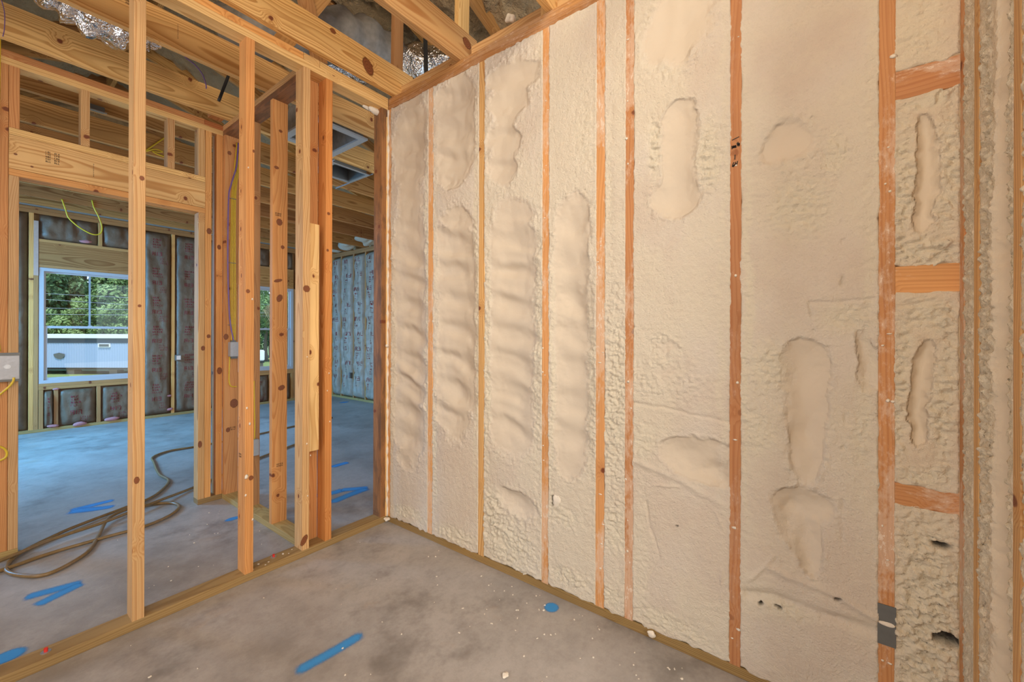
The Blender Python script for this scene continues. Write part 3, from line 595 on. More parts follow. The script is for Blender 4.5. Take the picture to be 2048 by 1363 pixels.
# kraft-faced batts with red print
GL = random.Random(5)
def glyph_rows(s0, t0, width, rows, rh, boldn):
    """small illegible print: rows of short letter-like strokes"""
    out = []
    for r in range(rows):
        t = t0 - r * rh; x = s0 + GL.uniform(0, .01); n = int(width / (rh * .62)) - (GL.randint(0, 2))
        for k in range(n):
            hh = rh * .62; ww = rh * .40
            st = rh * (.20 if r < boldn else .12); kind = GL.randint(0, 3)
            out.append((x, x + st, t, t + hh))
            if kind in (0, 2): out.append((x, x + ww, t + hh - st, t + hh))
            if kind in (1, 2): out.append((x, x + ww, t, t + st))
            if kind in (0, 3): out.append((x + ww - st * .7, x + ww, t, t + hh * .8))
            x += rh * .62
    return out
def letters_R13(s, t, h):
    w = h * .6; k = h * .14; o = []
    o += [(s, s + k, t, t + h), (s, s + w, t + h - k, t + h), (s + w - k, s + w, t + h * .5, t + h), (s, s + w, t + h * .45, t + h * .45 + k), (s + w - k * 1.3, s + w, t, t + h * .45)]
    s2 = s + w * 1.45; o += [(s2, s2 + k, t, t + h)]
    s3 = s2 + w * .6; o += [(s3, s3 + w, t + h - k, t + h), (s3, s3 + w, t + h * .45, t + h * .45 + k), (s3, s3 + w, t, t + k), (s3 + w - k, s3 + w, t, t + h)]
    return o
def batt(parent, s0, s1, t0, t1, mapf, seed, wr=.012, bulge=.02, prints=True, mat='kraft', vertical=False):
    ns = max(8, int((s1 - s0) / .02)); nt_ = max(8, int((t1 - t0) / .03))
    def hf(S, T):
        u = (S - s0) / (s1 - s0); v = (T - t0) / (t1 - t0); e = np.clip(np.minimum(u, 1 - u) * 7, 0, 1) ** .6 * np.clip(np.minimum(v, 1 - v) * (t1 - t0) / .06, 0, 1) ** .5
        return -.035 + (bulge + .035) * e + wr * (1.3 * fbm(S * 16 + T * 2.5, T * 3.0, seed) + .8 * fbm(S * 34, T * 11, seed + 4)) * e
    T, S = np.meshgrid(np.linspace(t0, t1, nt_ + 1), np.linspace(s0, s1, ns + 1), indexing='ij')
    P = mapf(S, T, hf(S, T)); V = np.stack([p.ravel() for p in P], -1); idx = np.arange((ns + 1) * (nt_ + 1)).reshape(nt_ + 1, ns + 1)
    F = np.stack([idx[:-1, :-1], idx[:-1, 1:], idx[1:, 1:], idx[1:, :-1]], -1).reshape(-1, 4)
    loc = tuple(float(p.mean()) for p in V.T[:2]) + (t0,)
    o = mesh_obj('insulation_batt', V, F, M[mat], parent, loc, smooth=True)
    if prints:
        R_ = []; t = t1 - .12; k = 0; wd = s1 - s0
        while t > t0 + .14:
            if vertical:
                R_ += letters_R13(s0 + wd * (.30 + .25 * (k % 2)), t - .02, .07); R_ += glyph_rows(s0 + wd * (.34 + .2 * (k % 2)), t - .08, .09, 3, .04, 1); t -= .27
            else:
                R_ += glyph_rows(s0 + wd * .30, t, .12, 4, .037, 3); R_ += letters_R13(s0 + wd * .30, t - .22, .055); R_ += glyph_rows(s0 + wd * .55, t - .27, .10, 3, .032, 0); t -= .42
            k += 1
        V = []; F = []
        for a, b, c, d in R_:
            a = max(a, s0 + .03); b = min(b, s1 - .03)
            if b - a < .003: continue
            i = len(V); S4 = np.array([a, b, b, a]); T4 = np.array([c, c, d, d]); Q = mapf(S4, T4, hf(S4, T4) + .0025); V += [tuple(float(q[j]) for q in Q) for j in range(4)]; F.append((i, i + 1, i + 2, i + 3))
        if V: p = mesh_obj('red_print', V, F, M['redprint'], o, loc); p.location = (0, 0, 0); p['label'] = 'red lettering with R13 printed down the paper'
    return o
def on_far(S, T, h): return (S, YF - h + .006, T)
def on_side(S, T, h): return (XS - h + .004, -S, T)
xs = sorted([-1.62 + .038, -1.173, -.137, .175, .213, .58, .618, .922])
sd = 400
for a, b in ((-1.582, -1.173), (-.137, .175), (.213, .58), (.618, .922), (1.983, 2.28), (2.318, 2.54), (-2.06, -1.62), (-2.46, -2.1), (-2.86, -2.5)):
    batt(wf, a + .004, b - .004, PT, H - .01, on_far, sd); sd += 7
for x0, x1, z0, z1 in (W1, W2):
    for a, b in ((x0 + .04, x0 + .125), (x0 + .163, x0 + .50), (x0 + .538, x1 - .04)): batt(wf, a + .003, b - .003, PT, z0 - .085, on_far, sd, wr=.022); sd += 7
    for a, b in ((x0 + .003, x0 + .51), (x0 + .548, x1 - .003)): batt(wf, a, b, 2.386, H - .008, on_far, sd, wr=.022, prints=False); sd += 7
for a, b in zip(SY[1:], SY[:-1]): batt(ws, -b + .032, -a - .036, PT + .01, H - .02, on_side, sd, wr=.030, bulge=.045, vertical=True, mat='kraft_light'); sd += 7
for i, (x, z, r) in enumerate(((-.98, .06, .03), (-.75, .05, .04), (-.45, .06, .05), (.16, .1, .03), (.15, .3, .02), (-.70, 2.42, .03), (-.95, .52, .02))): lump('pink_fiberglass', (x, YF - .005, z), r, M['pinkfiber'], 40 + i, wf, sub=2, sq=(1.6, .5, .7))

# --- windows
def window(n, Wd, muntin, label):
    x0, x1, z0, z1 = Wd; w = root('window_%d' % n, ((x0 + x1) / 2, YF + .05, z0), label, 'window', kind='structure')
    ya, yb = YF + .004, YF + .086; f = .040; zr = 1.285
    def b4(nm, a0, a1, c0, c1, t, y0, y1):
        V, F = join_geo([box_geo((a0, a0 + t), (y0, y1), (c0, c1)), box_geo((a1 - t, a1), (y0, y1), (c0, c1)), box_geo((a0 + t, a1 - t), (y0, y1), (c0, c0 + t)), box_geo((a0 + t, a1 - t), (y0, y1), (c1 - t, c1))])
        return mesh_obj(nm, V, F, M['vinyl'], w, ((a0 + a1) / 2, y0, c0))
    b4('frame', x0 + .002, x1 - .002, z0 - .004, z1 - .002, f, ya, yb)
    b4('upper_sash', x0 + f + .002, x1 - f - .002, zr - .004, z1 - f - .002, .020, YF + .050, YF + .072)
    b4('lower_sash', x0 + f + .002, x1 - f - .002, z0 + f - .004, zr + .028, .030, YF + .020, YF + .044)
    box('glass_pane', (x0 + f + .022, x1 - f - .022), (YF + .060, YF + .063), (zr + .015, z1 - f - .022), M['glass'], w)
    box('glass_pane', (x0 + f + .032, x1 - f - .032), (YF + .030, YF + .033), (z0 + f + .024, zr - .002), M['glass'], w)
    box('sash_lock', ((x0 + x1) / 2 - .02, (x0 + x1) / 2 + .02), (YF + .022, YF + .036), (zr + .028, zr + .036), M['vinyl'], w, bev=.002)
    if muntin: box('muntin', ((x0 + x1) / 2 - .009, (x0 + x1) / 2 + .009), (YF + .054, YF + .059), (zr + .016, z1 - f - .022), M['plasticgray'], w)
window(1, W1, True, 'white vinyl window showing the pale trailer outside')
window(2, W2, False, 'white vinyl window glimpsed between the studs, palm outside')

# --- outer walls of the rooms beside and behind the photographer
def shell(name, X, Y, Z, label): o = box(name, X, Y, Z, M['osb']); tag(o, label, 'wall', kind='structure'); return o
shell('wall_back', (-4.1, .15), (-5.1, -5.0), (0, 2.77), 'sheathed wall behind the photographer')
shell('wall_west', (-4.1, -4.0), (-5.0, 3.5), (0, 2.77), 'sheathed wall on the side away from the foam')
shell('wall_southwest', (-4.1, -4.0), (3.502, 5.58), (2.12, 2.77), 'sheathed panel over the side door opening')
shell('wall_east', (.75, .85), (.2, .9), (0, 2.6), 'sheathed stub wall at the side of the insulated room') if False else None

# ------------------------------------------------------------------ ceiling joists
ce = root('ceiling', (-0.5, 1.5, 2.77), 'open ceiling of wide yellow pine joists with no board fixed yet', 'ceiling', kind='structure')
Z0, Z1 = 2.772, 2.955
JO = [(-2.48, .139), (-1.87, .139), (-1.265, .139), (-.655, .139), (-.073, .139)]
for y, xe in JO: B('joist', (-3.95, xe), (y, y + .038), (Z0, Z1), M['pine' if y < -.5 else 'joist'], ce, label='broad knotty joist over the stud partition' if y == -.073 else None)
for y in (.540, 1.155): B('joist', (-3.95, 2.68), (y, y + .038), (Z0, Z1), M['joist'], ce)
for y in (1.785, 2.40, 3.02, 3.66, 4.31, 4.93, 5.34): B('joist', (-3.95, 2.68), (y, y + .038), (Z0, Z1), M['farshaded'], ce)
B('nailer', (.045, .075), (-1.195, -.70), (2.772, 2.852), M['pale'], ce); B('nailer', (.045, .075), (-.612, -.04), (2.772, 2.852), M['pale'], ce)
B('nailer', (.045, .075), (-1.83, -1.235), (2.772, 2.852), M['pale'], ce); B('block', (.02, .06), (-1.222, -1.185), (2.772, 2.90), M['pale'], ce, axis=2)
B('block', (-.60, -.52), (1.17 + .03, 1.30), (2.79, 2.86), M['orange'], ce, axis=1); B('block', (.31, .43), (1.745, 1.784), (2.80, 2.93), M['joist'], ce, axis=0)

# ------------------------------------------------------------------ roof and attic
rf = root('roof', (0, 0, 3.2), 'attic underside of lumpy sprayed foam in painted brown shade with rafters', 'roof', kind='structure')
def roof_map(S, T, h):
    z = 4.35 - .33 * np.abs(S + .6) - h * 1.0
    return (S, T, z)
foam_fill('roof_foam_shaded', -4.4, 3.2, -5.3, 5.9, .045, roof_map, rf, 500, (), [(-.5, .5, 9, 9, .06)], mat='rooffoam_shaded', rough=0.03, jag=0.01)
def roofz(x): return 4.35 - .33 * abs(x + .6)
for y in np.arange(-4.6, 5.6, .61):
    for x0, x1 in ((-4.3, -.6), (-.6, 3.1)):
        bar('rafter', (x0, y + .25, roofz(x0) - .04), (x1, y + .25, roofz(x1) - .04), .14, .038, M['farshaded'], rf, up=(0, 0, 1))
bar('ridge_board', (-.6, -5.2, 4.27), (-.6, 5.7, 4.27), .2, .038, M['farshaded'], rf)
bar('truss_web', (.150, .12, 2.80), (.165, .12, 4.05), .075, .038, M['farstud'], rf, up=(1, 0, 0)); bar('truss_web', (.36, -.30, 2.80), (.385, -.30, 3.98), .105, .038, M['pine'], rf, up=(1, 0, 0))
bar('truss_web', (-.52, .33, 2.96), (-.10, .33, 3.75), .10, .038, M['farstud'], rf, up=(1, 0, -.5)); bar('truss_web', (-.30, .30, 2.96), (-.55, .30, 3.9), .09, .038, M['farstud'], rf, up=(1, 0, .3))
for x0, x1, y0, y1, nm in ((-4.15, -4.05, -5.1, 5.7, 'gable_wall'), (2.75, 2.85, -5.1, 5.7, 'gable_wall'), (-4.1, 2.8, -5.15, -5.1, 'gable_wall'), (-4.1, 2.8, 5.60, 5.65, 'gable_wall')):
    box(nm, (x0, x1), (y0, y1), (2.78, 3.6 if 'x' and abs(x1 - x0) < 1 else 4.3), M['osb'], rf)

def crumple_tube(name, P, r, mat, seed, parent=None, sides=20, amp=.1, label=None, cat=None):
    Q = catmull(P, 14); V, F = tube_geo(Q, r, sides); V = np.array(V); c = np.repeat(np.array([tuple(q) for q in Q]), sides, 0)
    k = np.tile(np.arange(sides), len(Q)); i = np.repeat(np.arange(len(Q)), sides)
    m = 1 + amp * fbm(i * .45, k * .9, seed) + amp * .7 * np.sin(i * 1.1 + seed)
    V = c + (V - c) * m[:, None]; o = mesh_obj(name, V, F, mat, parent, tuple(Q[0]), smooth=True)
    if label: tag(o, label, cat)
    return o
def strap_band(name, p, d, r, mat, parent):
    P = [p + Vector((0, 0, 1.0)), p + Vector((0, 0, r))]; bar(name, P[1], P[0], .03, .003, mat, parent, r=.0005, up=(d.x, d.y, 0))
dk = Vector((.5875, -.809, 0)); dc = Vector((.632, .50, 3.53))
d1 = root('foil_duct', tuple(dc), 'shiny foil-wrapped duct slung in the attic above the corner', 'duct')
crumple_tube('foil_jacket', [dc - dk * .9 + Vector((0, 0, .02)), dc - dk * .3, dc + dk * .3, dc + dk * 1.0], .145, M['foil'], 3, d1, sides=26, amp=.12)
bar('hanging_strap', tuple(dc + dk * .12 + Vector((-.12, -.09, -.20))), tuple(dc + dk * .10 + Vector((-.12, -.09, .60))), .035, .004, M['black'], d1, r=.0008, up=(dk.x, dk.y, 0), label='black webbing hanger')
d2 = crumple_tube('flexible_duct', [(-.55, 1.1, 3.35), (-.15, .72, 3.42), (.25, .65, 3.55), (.9, .75, 3.6)], .17, M['graywrap'], 9, sides=26, amp=.14, label='dull grey wrapped duct sagging behind the knotty joist', cat='duct')
d3 = root('foil_bag_duct', (-1.2, .85, 2.9), 'crinkled silver duct end lying between joists over the hall', 'duct')
crumple_tube('foil_jacket', [(-1.62, .80, 3.04), (-1.35, .86, 2.98), (-1.18, .86, 2.93), (-1.02, .92, 3.05)], .115, M['foil'], 13, d3, sides=26, amp=.2)
bar('steel_hanger', (-1.50, .82, 2.93), (-1.33, .88, 2.90), .03, .02, M['galvdark'], d3, label='dark steel channel beside the foil')
tube('black_hanger_strap', [(-.625, 1.0, 2.80), (-.55, 1.0, 3.07), (-.48, 1.0, 3.32)], .009, M['black'], None)
tag(bpy.data.objects['black_hanger_strap'], 'black strap hanging above the doorway plates', 'strap')
pu = tube('purple_attic_cable', [(-.92, .83, 3.05), (-.854, .85, 2.930), (-.795, .85, 2.895), (-.757, .85, 2.855), (-.739, .85, 2.80), (-.735, .86, 2.78)], .0035, M['purple']); tag(pu, 'thin purple cable drooping in the attic above the doorway', 'cable')

# return box and register boot over the side room
rb_ = root('return_box', (.0, .78, 2.80), 'plastic-wrapped square duct box in the joists behind the orange studs', 'duct')
def taper(name, c, lo, hi, z0, z1, mat, parent, open_=True):
    V = []; 
    for (hw, hh), z in ((lo, z0), (hi, z1)):
        for sx, sy in ((-1, -1), (1, -1), (1, 1), (-1, 1)): V.append((c[0] + sx * hw, c[1] + sy * hh, z))
    F = [(0, 1, 5, 4), (1, 2, 6, 5), (2, 3, 7, 6), (3, 0, 4, 7), (7, 6, 5, 4)] + ([] if open_ else [(0, 3, 2, 1)])
    return mesh_obj(name, V, F, mat, parent, (c[0], c[1], z0))
taper('duct_collar', (.02, .86), (.19, .25), (.16, .22), 2.77, 3.0, M['graywrap'], rb_)
V, F = join_geo([box_geo((-.19, .24), (.60, .65), (2.755, 2.77)), box_geo((-.19, .24), (1.07, 1.12), (2.755, 2.77)), box_geo((-.19, -.14), (.65, 1.07), (2.755, 2.77)), box_geo((.19, .24), (.65, 1.07), (2.755, 2.77))])
mesh_obj('rim', V, F, M['plasticgray'], rb_, (.02, .86, 2.755))
rg = root('register_boot', (.45, 1.4, 2.74), 'galvanised ceiling register boot hung on thin steel bars', 'duct')
V, F = join_geo([box_geo((.30, .315), (1.20, 1.50), (2.74, 2.86)), box_geo((.60, .615), (1.20, 1.50), (2.74, 2.86)), box_geo((.315, .60), (1.20, 1.212), (2.74, 2.86)), box_geo((.315, .60), (1.488, 1.50), (2.74, 2.86)), box_geo((.315, .60), (1.212, 1.488), (2.85, 2.86))])
mesh_obj('boot', V, F, M['galvdark'], rg, (.45, 1.35, 2.74))
V, F = join_geo([box_geo((.27, .30), (1.18, 1.53), (2.735, 2.741)), box_geo((.615, .64), (1.18, 1.53), (2.735, 2.741)), box_geo((.30, .615), (1.18, 1.2), (2.735, 2.741)), box_geo((.30, .615), (1.5, 1.53), (2.735, 2.741))]); mesh_obj('flange', V, F, M['galv'], rg, (.45, 1.35, 2.735))
bar('hanger_bar', (.645, 1.14, 2.745), (.645, 1.80, 2.745), .012, .005, M['galv'], rg, r=.001); bar('hanger_bar', (.265, 1.14, 2.745), (.265, 1.80, 2.745), .012, .005, M['galv'], rg, r=.001)
rl = root('recessed_light', (-1.1, 1.87, 2.75), 'small steel recessed light can clipped to a joist above the doorway', 'light fixture')
box('can', (-1.165, -1.06), (1.745, 1.783), (2.765, 2.80), M['galvdark'], rl, bev=.003); box('clip', (-1.175, -1.05), (1.74, 1.745), (2.757, 2.765), M['galv'], rl)
# white foam over the eaves of the insulated room
for i, (x, y, r) in enumerate(((2.52, 3.35, .10), (2.50, 4.0, .13), (2.46, 4.62, .11), (2.50, 5.13, .12), (1.6, 5.46, .10), (.9, 5.45, .12), (.2, 5.44, .10), (-.45, 5.45, .12), (-1.1, 5.44, .13), (-1.5, 5.45, .1))):
    
    if y < 5.2: lump('eave_foam', (x, y, 2.87), r, M['eavefoam'], 70 + i, rf, sub=4, amp=.5, sq=(1.0, 1.9, .75))
box('eave_batt', (-3.9, 2.6), (5.40, 5.56), (2.775, 2.98), M['eave'], rf)
o = lump('foam_scrap', (.03, -.992, 2.868), .024, M['crumb'], 91, None, amp=.8, sq=(1, 1.15, .95)); tag(o, 'white torn foam scrap caught on the plate above the foamed wall', 'foam scrap')

# ------------------------------------------------------------------ electrical
jb = root('junction_box', (-1.49, 1.27, .97), 'flat galvanised steel box nailed to the doorway stud at the left edge', 'electrical box')
box('box_body', (-1.545, -1.456), (1.255, 1.299), (.968, 1.118), M['boxgray'], jb, bev=.003)
for z_ in ((1.105, 1.121), (.965, .977)): box('clamp_tab', (-1.548, -1.4535), (1.252, 1.2555), z_, M['galvdark'], jb)
V, F = tube_geo([Vector((-1.497, 1.2549, 1.045)), Vector((-1.497, 1.2515, 1.045))], .012, 16); mesh_obj('knockout', V, F, M['galv'], jb, (-1.497, 1.255, 1.045))
c = root('yellow_cable', (-1.53, 1.2, .55), 'yellow cable looping beside the steel box at the left edge', 'cable')
tube('lower_loop', [(-1.475, 1.25, .985), (-1.478, 1.245, .965), (-1.492, 1.24, .938), (-1.522, 1.24, .90), (-1.56, 1.24, .85)], .005, M['yellow'], c)
tube('floor_loop', [(-1.55, 1.24, .64), (-1.521, 1.24, .622), (-1.504, 1.24, .604), (-1.498, 1.24, .578), (-1.508, 1.24, .555), (-1.55, 1.24, .54)], .005, M['yellow'], c)
tube('upper_drop', [(-1.524, 1.2, 3.0), (-1.529, 1.2, 2.874), (-1.530, 1.2, 2.66), (-1.531, 1.22, 2.45), (-1.536, 1.24, 1.9), (-1.535, 1.245, 1.3), (-1.524, 1.248, 1.13)], .006, M['yellow'], c)
o = tube('thin_brown_cord', [(-1.526, 1.12, 2.945), (-1.515, 1.135, 2.888), (-1.515, 1.14, 2.81), (-1.520, 1.14, 2.765)], .0018, M['purple'], None); tag(o, 'thin dark cord curling over the hall joist, upper left', 'cord')
jb2 = root('junction_box', (-.46, 1.23, 1.06), 'grey box on the closet partition end stud where yellow cables enter', 'electrical box')
box('box_body', (-.483, -.425), (1.215, 1.2605), (1.056, 1.163), M['boxgray'], jb2, bev=.003); box('mounting_ear', (-.470, -.44), (1.235, 1.2605), (1.163, 1.175), M['galvdark'], jb2); box('mounting_ear', (-.470, -.43), (1.235, 1.2605), (1.040, 1.056), M['galvdark'], jb2)
yb_ = root('yellow_cable_bundle', (-.465, 1.25, 1.16), 'bundle of yellow cables stapled down the closet partition end stud', 'cable')
for k, dx in enumerate((0, .0095, .019, .0275)):
    tube('cable', [(-.432 + dx, 1.252 - .001 * k, 2.66), (-.449 + dx, 1.252, 2.447), (-.464 + dx * .9, 1.252, 2.257), (-.468 + dx, 1.254, 1.846), (-.467 + dx * 1.1, 1.252, 1.474), (-.466 + dx, 1.25, 1.325), (-.465 + dx * .8, 1.245, 1.165)], .0032, M['yellow'], yb_)
for z in (2.229, 1.75, 1.288): box('staple', (-.490, -.436), (1.2475, 1.2495), (z, z + .004), M['galvdark'], yb_)
o = tube('purple_cable', [(-.424, 1.248, 2.66), (-.434, 1.245, 2.508), (-.443, 1.245, 2.448), (-.472, 1.245, 2.328), (-.487, 1.245, 2.212), (-.489, 1.25, 1.768), (-.481, 1.25, 1.436), (-.471, 1.247, 1.288), (-.452, 1.24, 1.160)], .005, M['purple']); tag(o, 'purple cable running beside the yellow bundle on the partition', 'cable')
o = tube('yellow_cable', [(-.473, 1.252, 1.057), (-.476, 1.255, .954), (-.476, 1.256, .872), (-.463, 1.256, .834), (-.428, 1.256, .827)], .0036, M['yellow']); tag(o, 'short yellow cable leaving the bottom of the grey partition box', 'cable')
jb3 = root('outlet_box', (-.455, .85, .39), 'low grey outlet box on the closet partition, seen past the knotty stud', 'electrical box')
box('box_body', (-.470, -.434), (.838, .8755), (.388, .498), M['plasticgray'], jb3, bev=.003); tube('cable_tail', [(-.452, .868, .498), (-.450, .872, .60), (-.455, .873, .9)], .0035, M['yellow'], jb3)
jb4 = root('outlet_box', (.02, -1.275, .40), 'outlet box buried in foam behind a torn dark slit', 'electrical box')
box('box_body', (.018, .06), (-1.318, -1.25), (.40, .475), M['galvdark'], jb4, bev=.002)
o = lump('foam_rim', (-.001, -1.295, .452), .020, M['crumb'], 17, jb4, sq=(.25, 1, 1.3)); 
jb5 = root('outlet_box', (.20, 5.44, .85), 'small dark outlet box on the bare stud of the far insulated wall', 'electrical box')
box('box_body', (.212, .28), (5.43, 5.475), (.82, .90), M['galvdark'], jb5, bev=.003); box('mud_ring', (.222, .27), (5.425, 5.43), (.83, .89), M['galv'], jb5)
jb6 = root('outlet_box', (2.58, 4.66, .45), 'tiny dark outlet box low on the insulated side wall', 'electrical box')
box('box_body', (2.555, 2.598), (4.70, 4.75), (.40, .50), M['galvdark'], jb6, bev=.003); box('mud_ring', (2.55, 2.555), (4.705, 4.745), (.41, .49), M['galv'], jb6)
o = tube('yellow_cable', [(-.96, 4.923, 2.80), (-.93, 4.923, 2.68), (-.904, 4.922, 2.588), (-.815, 4.922, 2.494), (-.71, 4.922, 2.436), (-.646, 4.922, 2.455), (-.629, 4.922, 2.534), (-.655, 4.922, 2.652), (-.698, 4.923, 2.765), (-.715, 4.923, 2.852)], .007, M['yellow']); tag(o, 'yellow cable loop dangling from the joists in front of the window', 'cable')
o = root('yellow_cable_run', (-1.0, .59, 2.96), 'yellow cables lying along a joist top above the hall', 'cable')
for k in range(3): tube('cable', [(-2.2, .600 + .012 * k, 2.975), (-1.141, .605 + .010 * k, 2.975), (-1.057, .597 + .008 * k, 2.972), (-.938, .583 + .007 * k, 2.968), (-.859, .583 + .006 * k, 2.966), (-.55, .62, 2.962)], .006, M['yellow'], o)
o = root('yellow_cable_coil', (-.7, 2.393, 2.77), 'tangle of yellow cable hanging in the joists above the header', 'cable')
tube('cable', [(-.75, 2.393, 2.79), (-.726, 2.393, 2.785), (-.661, 2.393, 2.828), (-.611, 2.393, 2.825), (-.64, 2.393, 2.81), (-.677, 2.393, 2.805), (-.64, 2.393, 2.79), (-.55, 2.393, 2.785)], .0055, M['yellow'], o); tube('cable', [(-.72, 2.393, 2.795), (-.654, 2.393, 2.879), (-.595, 2.393, 2.955)], .0055, M['yellow'], o)

# steel nail plate on the foam wall stud, near the floor
npk = root('nail_plate', (0, -2.455, .30), 'dull steel nail plate low on the broad orange stud', 'nail plate')
box('plate', (-.0028, -.0006), (-2.477, -2.435), (.365, .417), M['galvdark'], npk); box('plate', (-.0028, -.0006), (-2.477, -2.435), (.296, .360), M['galvdark'], npk)
lump('foam_smear', (-.003, -2.457, .362), .013, M['crumb'], 19, npk, sq=(.15, 1.4, .5))
# written marks on a stud: 102 1/4, 1, 64
def stroke(pts, w=.0017):
    out = []
    for (a, b), (c_, d) in zip(pts[:-1], pts[1:]):
        v = Vector((c_ - a, d - b, 0)); L = v.length or 1e-6; n = Vector((-v.y, v.x, 0)) / L * w; e = v / L * w * .6
        out.append([(a - e.x + n.x, b - e.y + n.y), (a - e.x - n.x, b - e.y - n.y), (c_ + e.x - n.x, d + e.y - n.y), (c_ + e.x + n.x, d + e.y + n.y)])
    return out
def ring_pts(cx, cy, rx, ry, n=10): return [(cx + rx * math.cos(math.tau * k / n), cy + ry * math.sin(math.tau * k / n)) for k in range(n + 1)]
def handwriting(name, label, strokes, yl, z0, parent):
    """u runs to the reader's right (towards -y) from the stud's left edge, v up, metres"""
    V = []; F = []
    for st in strokes:
        for q in stroke(st):
            i = len(V); V += [(-.0009, yl - u, z0 + v) for u, v in q]; F.append((i, i + 1, i + 2, i + 3))
    o = mesh_obj(name, V, F, M['ink'], parent, (-.0009, yl, z0)); o['label'] = label
zz = 1.93
handwriting('pencil_mark', 'handwritten 102 1/4', [[(.007, .004), (.029, .010)],
    [(.006, -.017), (.007, -.028)], ring_pts(.0115, -.0215, .0022, .0032), [(.0155, -.020), (.0175, -.0180), (.0192, -.0205), (.0160, -.0250), (.0205, -.0245)],
    [(.0228, -.0105), (.0238, -.0190)], [(.0262, -.0085), (.0262, -.0225)], [(.0278, -.0130), (.0276, -.0180), (.0310, -.0180)], [(.0305, -.0130), (.0302, -.0230)]], -2.027, zz, wr)
handwriting('pencil_mark', 'handwritten 1', [[(.0165, -.052), (.0158, -.068)]], -2.027, zz, wr)
handwriting('pencil_mark', 'handwritten 64', [[(.0125, -.078), (.0095, -.084), (.0080, -.091), (.0110, -.0930), (.0150, -.0890), (.0145, -.0865), (.0105, -.0895)], [(.0185, -.0780), (.0170, -.0850), (.0225, -.0850)], [(.0245, -.0765), (.0215, -.0920)]], -2.027, zz, wr)
# mill stamps (too small to read) on header, studs and joists
def stamp(parent, rects, mapf, loc):
    V = []; F = []
    for a, b, c_, d in rects:
        i = len(V); V += [mapf(a, c_), mapf(b, c_), mapf(b, d), mapf(a, d)]; F.append((i, i + 1, i + 2, i + 3))
    o = mesh_obj('mill_stamp', V, F, M['ink'], parent, loc); o['label'] = 'small black mill stamp'
def rows(u0, v0, nx, ny, h):
    R = random.Random(int(abs(u0) * 1000)); o = []
    for j in range(ny):
        for i in range(nx):
            a = u0 + i * h * .8; b = v0 - j * h * 1.5; k = h * .2; o.append((a, a + k, b, b + h))
            if R.random() < .6: o.append((a, a + h * .55, b + h - k, b + h))
            if R.random() < .6: o.append((a, a + h * .55, b, b + k))
            if R.random() < .5: o.append((a + h * .4, a + h * .55, b, b + h))
    return o
fm = lambda a, b: (a, Y0 - .0008, b)
stamp(wh, rows(-1.362, 2.262, 3, 5, .009), fm, (-1.35, Y0, 2.2)); stamp(wh, rows(-1.329, 2.262, 3, 5, .009), fm, (-1.33, Y0, 2.2)); stamp(wh, rows(-1.173, 2.255, 1, 9, .006), fm, (-1.17, Y0, 2.2))
stamp(wc, rows(-.490, 1.98, 6, 2, .008), lambda a, b: (a, .4692, b), (-.46, .469, 1.98)); stamp(wc, rows(-.478, .40, 6, 2, .008), lambda a, b: (a, .4692, b), (-.46, .469, .40)); stamp(wc, rows(-.47, .52, 5, 2, .010), lambda a, b: (a, 1.2602, b), (-.46, 1.26, .52))
stamp(wl, rows(.014, .62, 5, 2, .008), lambda a, b: (XA + .4064 - .0008, .089 - a, b), (XA + .4064, .04, .62))
stamp(ce, rows(-.955, 2.905, 1, 9, .006), lambda a, b: (a, .5392, b), (-.955, .539, 2.9)); stamp(ce, rows(-1.16, 2.93, 3, 4, .009), lambda a, b: (a, .5392, b), (-1.16, .539, 2.9))

